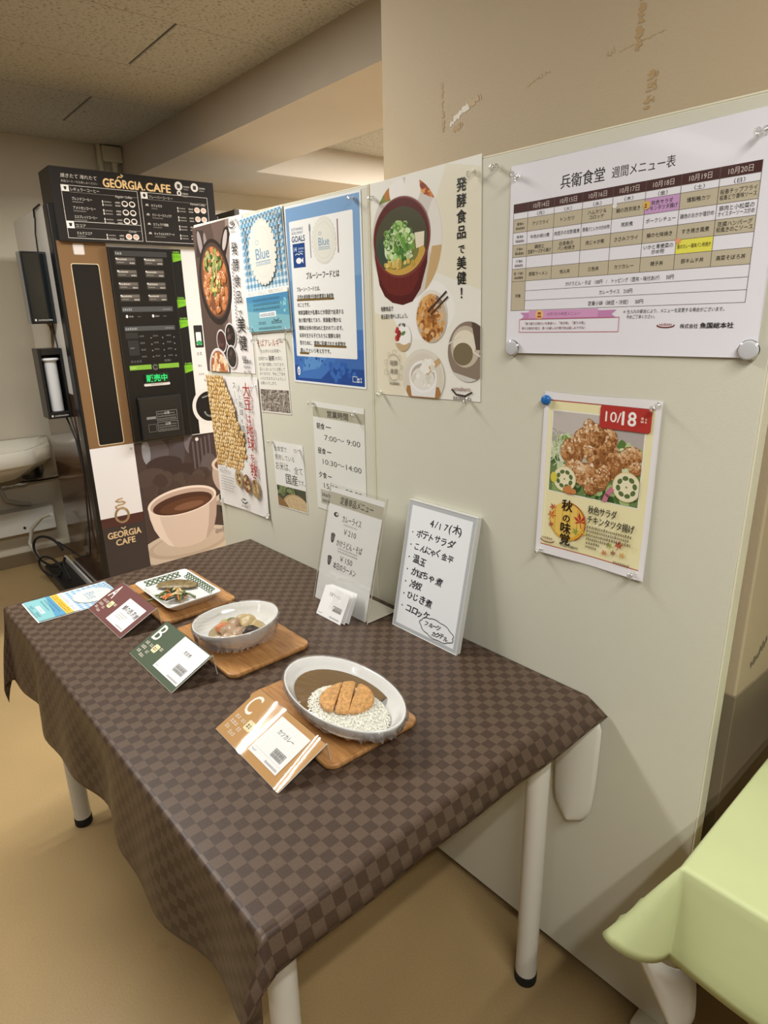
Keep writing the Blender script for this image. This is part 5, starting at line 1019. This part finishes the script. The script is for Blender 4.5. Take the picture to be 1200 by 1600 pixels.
# ---- round bowl with simmered chicken and vegetables
bm_ = flat_mtx(-1.165, -0.390, ZT, math.radians(40))
def bowl_loops(spec, a, b, tilt, n=48, egg=0.0):
    """spec: (radius factor, height, how much the rim tilt shows)"""
    out = []
    for s, z, k in spec:
        out.append([(a*s*math.cos(t)*(1+egg*math.cos(t)), b*s*math.sin(t), z+k*tilt*math.cos(t)) for t in (2*math.pi*i/n for i in range(n))])
    return out
g = G().loft(bowl_loops([(0.40, 0.0, 0), (0.42, 0.003, 0), (0.44, 0.006, 0), (0.76, 0.022, 0.3), (0.93, 0.040, 0.8), (0.99, 0.055, 1), (1.0, 0.0575, 1), (0.99, 0.059, 1), (0.965, 0.0575, 1), (0.91, 0.044, 0.85), (0.74, 0.026, 0.4), (0.50, 0.014, 0.1), (0.2, 0.010, 0)], 0.094, 0.088, 0.009, egg=-0.06))
o = g.build('round_bowl', CER); place_obj(o, bm_, 'white round bowl with a slanting rim, holding simmered vegetables', 'bowl')
BROTH = mat('brown_broth', (166, 150, 118), 0.15)
o = G().loft(bowl_loops([(0.70, 0.0255, 0), (0.695, 0.026, 0)], 0.094, 0.088, 0, 40), cap0=False).build('broth', BROTH); place_obj(o, bm_, 'thin brown broth in the round bowl', 'broth'); o['kind'] = 'stuff'
food = {'meat': mat('simmered_chicken', (176, 146, 116), 0.4, noise=(60, 0.2)), 'dark': mat('dark_mushroom', (46, 36, 32), 0.3), 'carrot': mat('simmered_carrot', (206, 128, 82), 0.35), 'green': mat('green_bean_pod', (104, 122, 52), 0.35), 'root': mat('simmered_root', (190, 166, 118), 0.4, noise=(50, 0.12)), 'pale': mat('pale_lotus_root', (212, 196, 162), 0.4)}
PIECES = (('meat', -0.004, -0.026, 0.017, 'chicken_piece'), ('meat', 0.020, -0.018, 0.015, 'chicken_piece'), ('meat', -0.018, -0.002, 0.014, 'chicken_piece'), ('meat', 0.012, -0.040, 0.013, 'chicken_piece'), ('root', 0.002, 0.022, 0.019, 'root_chunk'), ('root', -0.024, 0.026, 0.015, 'root_chunk'), ('root', 0.026, 0.020, 0.016, 'root_chunk'), ('pale', 0.030, -0.038, 0.013, 'root_chunk'),
          ('dark', 0.036, 0.002, 0.018, 'mushroom_piece'), ('dark', 0.048, -0.010, 0.012, 'mushroom_piece'), ('carrot', -0.034, -0.022, 0.014, 'carrot_chunk'), ('carrot', 0.044, 0.022, 0.009, 'carrot_chunk'), ('green', -0.040, 0.006, 0.012, 'green_pod'), ('green', -0.030, 0.010, 0.010, 'green_pod'), ('root', -0.050, -0.008, 0.012, 'root_chunk'))
WHERE = {('meat', 0): 'chicken piece at the front middle of the round bowl', ('meat', 1): 'chicken piece beside the dark mushroom', ('meat', 2): 'chicken piece at the centre of the round bowl heap', ('meat', 3): 'chicken piece nearest the front rim of the round bowl',
         ('root', 0): 'largest pale root chunk at the back of the round bowl', ('root', 1): 'root chunk behind the green pods', ('root', 2): 'root chunk behind the dark mushroom', ('root', 3): 'root chunk at the far left of the heap', ('pale', 0): 'whitish root chunk low at the front right of the heap',
         ('dark', 0): 'large dark mushroom piece in the round bowl', ('dark', 1): 'small dark mushroom piece at the right of the large one', ('carrot', 0): 'orange carrot chunk at the front left of the heap', ('carrot', 1): 'small carrot chunk behind the mushroom', ('green', 0): 'green pod above the orange carrot', ('green', 1): 'second green pod next to the first'}
cnt = {}
for i, (k, x, y, r, nm) in enumerate(PIECES):
    j = cnt.get(k, 0); cnt[k] = j+1
    g = G().blob((0, 0, 0), (r*1.3, r*1.1, r*0.85), i+3, 0.22, 2.2, 14); o = g.build(nm, food[k], sub=1)
    place_obj(o, bm_ @ Matrix.Translation((x*0.8+0.5*y+0.006, -0.55*x+y*0.9-0.004, 0.0285+0.013*math.exp(-(x*x+y*y)/0.0012)+r*0.25)) @ Matrix.Rotation(i*1.3, 4, 'Z'), WHERE[(k, j)], 'food', 'simmered pieces in the round bowl')
def wrap(a, b, tilt, zr, label, mtx, seed, egg=0.0, skirt=0.026):
    rnd = random.Random(seed); n = 144; loops = []
    for s, z, k in ((0.05, zr+0.0006, 0.1), (0.5, zr+0.0005, 0.5), (0.74, zr+0.0009, 0.7), (0.82, zr+0.0012, 0.8), (0.9, zr+0.0014, 0.95), (1.0, zr+0.0022, 1.0), (1.012, zr-0.001, 1.0), (1.0, zr-0.008, 1.0), (0.95, zr-0.018, 0.9), (0.93, zr-skirt, 0.8)):
        amp = 0.0 if s < 1.005 and z >= zr-0.001 else (0.07 if z < zr-0.004 else 0.004)
        loops.append([(a*(s+amp*(rnd.random()-0.25))*math.cos(t)*(1+egg*math.cos(t)), b*(s+amp*(rnd.random()-0.25))*math.sin(t), z+k*tilt*math.cos(t)+amp*0.12*(rnd.random()-0.5)+(0.0009*math.sin(t*24)*max(0, math.cos(t-4.3)) if 0.7 < s < 0.95 else 0)) for t in (2*math.pi*i/n for i in range(n))])
    g = G().loft(loops[:7], 0, cap0=True, cap1=False).loft(loops[6:], 1, cap0=False, cap1=False); o = g.build('cling_film', [FILM, CRUMPLE]); return place_obj(o, mtx, label, 'cling film')
wrap(0.094, 0.088, 0.009, 0.059, 'clear cling film stretched over the round bowl, crumpled under its rim', bm_, 3, -0.06, 0.038)
# ---- oval bowl with curry, rice and cutlet
om = flat_mtx(-0.797, -0.390, ZT, math.radians(-1))
A, B = 0.143, 0.082
g = G().loft(bowl_loops([(0.46, 0.0, 0), (0.48, 0.003, 0), (0.50, 0.006, 0), (0.84, 0.018, 0), (0.96, 0.034, 0), (0.995, 0.046, 0), (1.0, 0.049, 0), (0.992, 0.0505, 0), (0.965, 0.049, 0), (0.91, 0.038, 0), (0.76, 0.024, 0), (0.52, 0.013, 0), (0.2, 0.010, 0)], A, B, 0))
o = g.build('oval_bowl', CER); place_obj(o, om, 'large white oval bowl of cutlet curry', 'bowl')
CURRY = mat('brown_curry_sauce', (104, 75, 28), 0.2, noise=(24, 0.10), bump=(60, 0.15)); RICE = mat('cooked_rice', (240, 238, 224), 0.45); KATSU = mat('fried_breadcrumb_crust', (204, 152, 90), 0.6, noise=(150, 0.32), bump=(170, 1.0))
P_ = []
for i in range(40):
    t_ = 2*math.pi*i/40; x, y = A*0.83*math.cos(t_), B*0.83*math.sin(t_)
    P_.append((min(x, 0.052-0.10*(y < 0)*0.5), y, 0.0325))
g = G().loft([P_, [(x*0.985, y*0.985, 0.0336) for x, y, z in P_]], cap0=False); o = g.build('curry_sauce', CURRY); place_obj(o, om, 'brown curry sauce at the left of the oval bowl', 'curry'); o['kind'] = 'stuff'
rnd = random.Random(8); g = G(); cnt_ = 0
def rice_h(x, y):
    d = ((x-0.032)/0.088)**2+((y+0.014)/0.060)**2; return 0.029+0.018*max(0, 1-d)**0.6 if d < 1 else 0
mv = []
N1, N2 = 26, 12
for j in range(N2+1):
    for i in range(N1):
        t_ = 2*math.pi*i/N1; q = j/N2; x, y = 0.032+0.087*q*math.cos(t_), -0.014+0.059*q*math.sin(t_); mv.append((x, y, 0.028+0.0175*max(0, 1-q*q)**0.6))
g.add(mv, [(j*N1+i, j*N1+(i+1) % N1, (j+1)*N1+(i+1) % N1, (j+1)*N1+i) for j in range(N2) for i in range(N1)], 0, True)
while cnt_ < 2000:
    x, y = rnd.uniform(-0.055, 0.119), rnd.uniform(-0.073, 0.047); h_ = rice_h(x, y)
    if not h_ or (x/A)**2+(y/B)**2 > 0.86**2: continue
    cnt_ += 1; a = rnd.uniform(0, 6.28); el = rnd.uniform(-0.5, 0.5); l, r = 0.0030, 0.00135
    d = Vector((math.cos(a)*math.cos(el), math.sin(a)*math.cos(el), math.sin(el))); q1 = d.cross(Vector((0, 0, 1))).normalized(); q2 = d.cross(q1); c = Vector((x, y, h_+0.0004)); V6 = [c-d*l] + [c+s*l*0.4*d+r*(q1*math.cos(k*1.571)+q2*math.sin(k*1.571)) for s in (-1, 1) for k in range(4)] + [c+d*l]
    g.add(V6, [(0, 1+(k+1) % 4, 1+k) for k in range(4)] + [(1+k, 1+(k+1) % 4, 5+(k+1) % 4, 5+k) for k in range(4)] + [(9, 5+k, 5+(k+1) % 4) for k in range(4)], 0, True)
o = g.build('rice', RICE); place_obj(o, om, 'mound of white rice at the right of the oval bowl', 'rice'); o['kind'] = 'stuff'
km = om @ Matrix.Translation((0.026, -0.010, 0.0462)) @ Matrix.Rotation(math.radians(40), 4, 'Z') @ Matrix.Rotation(math.radians(5), 4, 'X')
for i, (xa, xb, lb) in enumerate(((-0.046, -0.0145, 'left slice of the breaded cutlet beside the curry sauce'), (-0.0125, 0.0105, 'middle slice of the breaded cutlet'), (0.0125, 0.046, 'right slice of the breaded cutlet on the rice'))):
    L = []; rnd = random.Random(i+70)
    for k in range(9):
        f = k/8; x = xa+(xb-xa)*f; hh = 0.043*math.sqrt(max(0.02, 1-(x/0.0475)**2)); edge = 1.0 if 0 < k < 8 else 0.92
        L.append([(x+(0.05*hh*math.cos(a)*8)*0.04, hh*edge*(abs(math.cos(a))**0.6)*(1 if math.cos(a) > 0 else -1)*(1+rnd.uniform(-.03, .03))+0.22*x*0, 0.0065*edge*(abs(math.sin(a))**0.6)*(1 if math.sin(a) > 0 else -1)+0.006*(1-(x/0.05)**2)+rnd.uniform(-.0006, .0006)) for a in (2*math.pi*q/24 for q in range(24))])
    sl = G().loft(L).build('cutlet_slice', KATSU, sub=1); place_obj(sl, km @ Matrix.Translation(((i-1)*0.0008, 0, (0, 0.001, 0)[i])) @ Matrix.Rotation(math.radians((0, 3, -2)[i]), 4, 'Z'), lb, 'food', 'slices of the breaded cutlet')
wrap(A, B, 0, 0.0505, 'clear cling film stretched over the oval bowl', om, 6, 0.0, 0.024)
# ---------------------------------------------------------------- menu cards on clear stands
def menu_card(x, y, col, letter, label, slip, title, tw, tsize, sleeve, ang=26.0, rz=0.0, boxed=True, brush=False):
    W, H = 0.212, 0.101; a = math.radians(ang)
    M = Matrix.Translation((x, y, Z0+0.0012)) @ Matrix.Rotation(rz, 4, 'Z')
    t = thing('menu_card', label, 'menu card', mtx=M)
    S = Matrix.Rotation(a, 4, 'X')                                  # card plane: x right, y up the slope
    P = Pr(W*1000, H*1000, col, thick=0.0006)
    P.text(letter, 9, 53, 58, '#eee8dc', w=25, bold=0.004)
    for k, (u, v, w_) in enumerate(((10, 38, 16), (30, 38, 14), (10, 26, 22), (10, 14, 14), (38, 22, 10), (28, 10, 18))): P.greek(u, v, w_, 7, '#cbbfae', k+int(x*-100))
    P.rr(46, 32, 20, 19, 3, '#e6d8a8'); P.greek(50, 37, 11, 9, '#6a5434', 4); P.greek(70, 44, 10, 7, '#d8ccb8', 5)
    sx0, sy0, sw, sh = slip
    P.build('card', PAPER, t, S @ Matrix.Translation((0, 0, 0.0012)))
    Q = Pr(sw, sh, '#eceae6', thick=0.0003)
    if title:
        if brush:
            for i, ch in enumerate(title): Q.text(ch, 12+i*(tw/len(title)), sh*0.58+(i % 2)*2-1, tsize, '#1c1a1a', bold=0.02, rot=random.Random(i).uniform(-.12, .12), shear=0.2)
        else: Q.text(title, sw*0.5, sh*0.66, tsize, '#2a2828', w=tw, al='c', bold=0.012)
    if boxed:
        bx, by, bw, bh = sw*0.52, sh*0.22, sw*0.36, sh*0.20; Q.rect(bx, by, bw, bh, '#b8b6b2'); Q.frame(bx, by, bw, bh, 0.8, '#55534f')
        for k in range(4): Q.rect(bx+bw*(k+1)/5, by, 0.7, bh, '#55534f')
        Q.rect(bx, by+bh/2, bw, 0.7, '#55534f'); Q.greek(bx+2, by+bh*.6, bw-4, 4, '#55534f', 3); Q.greek(bx+2, by+bh*.12, bw-4, 4, '#55534f', 4)
    else:
        for k in range(3): Q.greek(sw*.2, sh*.42-k*6, sw*.5-k*6, 3, '#8a8884', k)
    Q.ring(10, 8, 6, 2.2, 1, '#8a8886', 14, 170, 370); Q.greek(sw*.55, 3.5, sw*.4, 3.6, '#4a4844', 8); Q.rect(4, 12, sw-8, 0.5, '#c8c6c2')
    Q.build('price_slip', PAPER, t, S @ Matrix.Translation((sx0*0.001, sy0*0.001, 0.0022)))
    g = G(); T = 0.0018
    sv = [(0, 0), (W, 0), (W, H+0.002), (0, H+0.002)]
    top = S @ Vector((0, H+0.002, 0)); front = [S @ Vector((u, v, 0.0)) for u, v in sv]
    g.add([tuple(p) for p in front], [(0, 1, 2, 3)]); g.add([(0, top.y, top.z), (W, top.y, top.z), (W, top.y+0.006, 0), (0, top.y+0.006, 0)], [(0, 1, 2, 3)])
    o = g.build('clear_stand', ACRYL, t, solid=(T, 0))
    rim = G().tube([(W, top.y, top.z), (W, top.y+0.006, 0.0)], 0.0011, 6).tube([tuple(S @ Vector((W, 0, 0.0))), (W, top.y, top.z)], 0.0011, 6).tube([tuple(S @ Vector((0, 0, 0.0))), tuple(S @ Vector((W, 0, 0.0)))], 0.0011, 6)
    rim.build('stand_edge', mat('frosted_acrylic_edge', (196, 186, 172), 0.25), t)
    if sleeve:
        gg = G().grid(lambda u, v: tuple(S @ Vector((W*(-0.012+1.024*u), H*(-0.015+1.03*v), 0.0046+0.0022*math.sin(u*9-0.46+v*0.5)))), 40, 14)
        gg.build('plastic_sleeve', SLEEVE, t)
    return t
menu_card(-1.600, -0.572, '#6a3c38', 'A', 'reddish-brown menu card A with a handwritten slip in front of the fish plate', (98, 10, 98, 72), '鯖の西京焼', 84, 16, False, 26, 0.0, False, True)
menu_card(-1.306, -0.582, '#44523a', 'B', 'dark green menu card B in front of the round bowl', (98, 13, 112, 86), '筑前煮', 28, 10, False, 26, 0.0)
menu_card(-0.931, -0.573, '#b98a4c', 'C', 'orange-brown menu card C in a shiny plastic sleeve in front of the curry', (96, 14, 88, 76), 'カツカレー', 46, 11, True, 24, math.radians(-2))
# ---------------------------------------------------------------- the blue leaflet
P = Pr(148, 210, '#ecebe6', thick=0.0003)
gingham(P, 3, 96, 142, 112, 20, ['#e6ecee', '#b4cee0', '#7ba6cc']); plate_logo(P, 74, 152, 44, 44, 28)
P.rect(3, 84, 142, 14, '#efeee8'); P.greek(14, 87, 116, 7, '#7a94ac', 2); P.rect(3, 66, 142, 18, '#e6c24a'); P.greek(12, 69, 124, 12, '#b4842a', 3)
P.rect(3, 3, 142, 63, '#86c0c4'); P.poly([(3, 56), (145, 40), (145, 66), (3, 66)], '#5a9cc0'); 
for k in range(3): P.greek(20, 56-k*9, 100-k*12, 4.5, '#3c6474', k)
P.rect(48, 20, 54, 9, '#e8eef0'); P.greek(52, 22, 46, 5, '#6a8690', 6); P.greek(34, 10, 28, 6, '#44707a', 7); P.greek(84, 10, 36, 6, '#44707a', 8); P.greek(40, 4.5, 80, 3.5, '#44707a', 9)
o = P.build('leaflet', GLOSS, None, flat_mtx(-1.7505, -0.690, Z0+0.0006, math.radians(0.5)), curl(0.0015, 0.0004)); tag(o, 'blue gingham leaflet lying flat at the front left corner of the table', 'leaflet')
# ---------------------------------------------------------------- side-dish price stand
def lean_mtx(x, y, z, ang, rz=0.0): return Matrix.Translation((x, y, z)) @ Matrix.Rotation(rz, 4, 'Z') @ Matrix.Rotation(math.radians(ang), 4, 'X')
SM = lean_mtx(-1.255, -0.119, Z0+0.001, 90-14)
t = thing('sign_stand', 'clear upright stand holding the white price list for curry and noodles', 'sign', (-1.155, -0.08, Z0))
TI = t.matrix_basis.copy(); TI = Matrix.Translation((1.155, 0.08, -Z0))
P = Pr(200, 291, '#e6e5e0', thick=0.0006)
P.rect(0, 249, 200, 30, '#b6b19c'); P.text('定番単品メニュー', 104, 256, 21, INK, w=124, al='c', bold=0.015)
P.ell(34, 226, 10, 6, '#3a3a38', 18); P.ell(37, 227, 5, 3, '#d8d8d4', 12); P.text('カレーライス', 60, 214, 20, INK, w=72, bold=0.01); P.greek(68, 206, 54, 4, '#9a9892', 1); P.text('￥210', 72, 184, 19, '#3a3834', w=48)
for y in (176, 118): P.poly([(26, y-2), (42, y-2), (41, y-14), (37, y-22), (31, y-22), (27, y-14)], '#4a4a48'); P.ell(34, y-2, 9, 5, '#5a5a58', 18); P.greek(29, y-14, 10, 8, '#8a8a86', 3)
P.text('かけうどん・そば', 52, 152, 19, INK, w=98, bold=0.01); P.greek(60, 144, 76, 4, '#9a9892', 2); P.greek(62, 137, 76, 4, '#9a9892', 3); P.text('￥150', 74, 116, 19, '#3a3834', w=48)
P.text('本日のラーメン', 52, 94, 19, INK, w=88, bold=0.01)
P.build('price_list', PAPER, t, TI @ SM)
g = G(); g.add([(-0.006, -0.004, 0.0015), (0.208, -0.004, 0.0015), (0.208, 0.300, 0.0015), (-0.006, 0.300, 0.0015)], [(0, 1, 2, 3)])
g.build('front_panel', ACRYL, t, TI @ SM, solid=(0.0015, 0))
g = G().tube([(0.208, -0.004, 0.0), (0.208, 0.300, 0.0)], 0.0012, 6).tube([(-0.006, -0.004, 0.0), (-0.006, 0.300, 0.0)], 0.0009, 6).tube([(-0.006, -0.004, 0.0), (0.208, -0.004, 0.0)], 0.0012, 6); g.build('panel_edge', mat('frosted_acrylic_edge', (0, 0, 0)), t, TI @ SM)
g = G().box(-0.105, 0.109, -0.036, 0.055, 0.0015, 0.0035); g.build('base_plate', mat('milky_acrylic', (206, 200, 184), 0.15), t, bevel=0.0008)
# small price cards leaning on it
def price_card(x, y, z, rz, ang, label, full):
    P = Pr(92, 74, '#ecebe8', thick=0.0009); P.rr(1, 1, 90, 72, 6, '#efeeec')
    if full:
        P.text('日替ラーメン', 24, 54, 10, '#3a3836', w=40); P.rect(50, 22, 32, 13, '#b4b2ae'); P.frame(50, 22, 32, 13, 0.8, '#6a6864')
        for k in range(3): P.rect(50+8*(k+1), 22, 0.7, 13, '#6a6864')
        P.greek(52, 24, 28, 4, '#6a6864', 2); P.ring(12, 8, 7, 2, 1, '#7a7876', 14, 170, 370); P.greek(48, 5, 36, 3.6, '#4a4844', 3)
    o = P.build('price_card', GLOSS, None, lean_mtx(x, y, z, ang, rz)); tag(o, label, 'price card', 'price cards leaning on the sign stand'); return o
price_card(-1.178, -0.172, Z0+0.001, math.radians(1), 62, 'white noodle price card leaning in front, frontmost of the small stack', True)
price_card(-1.172, -0.1665, Z0+0.001, math.radians(3), 63, 'white price card directly behind the front one, its right edge showing', False)
price_card(-1.168, -0.1600, Z0+0.001, math.radians(5), 64, 'rear white price card of the small stack against the stand', False)
g = G(); rnd = random.Random(3)
g.grid(lambda u, v: (0.040+0.054*u, 0.026+0.050*v, 0.0018+0.0022*math.sin(u*9+v*4)*math.sin(v*8+1)), 16, 16)
o = g.build('plastic_wrapper', SLEEVE, None, lean_mtx(-1.178, -0.172, Z0+0.001, 62)); tag(o, 'crinkled clear plastic over the upper right of the front price card', 'plastic')
# ---------------------------------------------------------------- whiteboard with today's dishes
WM = lean_mtx(-1.005, -0.0745, Z0+0.001, 90-11.8)
t = thing('whiteboard', 'small whiteboard in a grey frame with handwritten dishes, leaning on the board', 'whiteboard', mtx=WM)
P = Pr(196, 297, '#e9ebec', thick=0.012)
P.frame(0, 0, 196, 297, 8.5, '#b2b4b6')
HW = '#24242a'
def hand(s_, x, y, size, seed, step=0.92):
    rnd = random.Random(seed); cx = x
    for ch in s_:
        P.text(ch, cx, y+rnd.uniform(-1.4, 1.4), size*rnd.uniform(0.9, 1.08), HW, bold=0.022, rot=rnd.uniform(-.10, .10), shear=rnd.uniform(0.05, 0.3)); cx += size*(step if ord(ch) > 255 else 0.64 if ch not in '()' else 0.45)
hand('4/17', 70, 252, 22, 1); hand('(木)', 126, 252, 22, 2, 0.86)
for k, s_ in enumerate(('ポテトサラダ', 'こんにゃく金平', '温玉', 'かぼちゃ煮', '冷奴', 'ひじき煮', 'コロッケ')):
    y = 220-k*29; P.ell(21, y+8, 1.8, 1.8, HW, 10); hand(s_, 34, y, 21 if len(s_) < 7 else 18.5, k+10, 0.9)
cloud = []
for k in range(60):
    a = 2*math.pi*k/60; q = 1+0.09*abs(math.sin(a*4.5)); cloud.append((134+48*q*math.cos(a), 32+20*q*math.sin(a)-0.10*48*math.cos(a)*0.5))
P.line(cloud+cloud[:1], 1.6, HW); hand('フルーツ', 98, 34, 14, 31, 0.86); hand('カクテル', 122, 18, 14, 32, 0.86)
P.build('writing_surface', PAPER, t, Matrix.Translation((0, 0, 0.0008)))
g = G()
for x0, x1, y0, y1 in ((-0.003, 0.199, -0.003, 0.0), (-0.003, 0.199, 0.297, 0.300), (-0.003, 0.0, 0.0, 0.297), (0.196, 0.199, 0.0, 0.297)): g.box(x0, x1, y0, y1, -0.0125, 0.0015)
g.build('frame', mat('pale_grey_frame', (206, 206, 200), 0.35), t, bevel=0.001)

# tidy: the lettering helper is only a tool
bpy.data.objects.remove(_to)
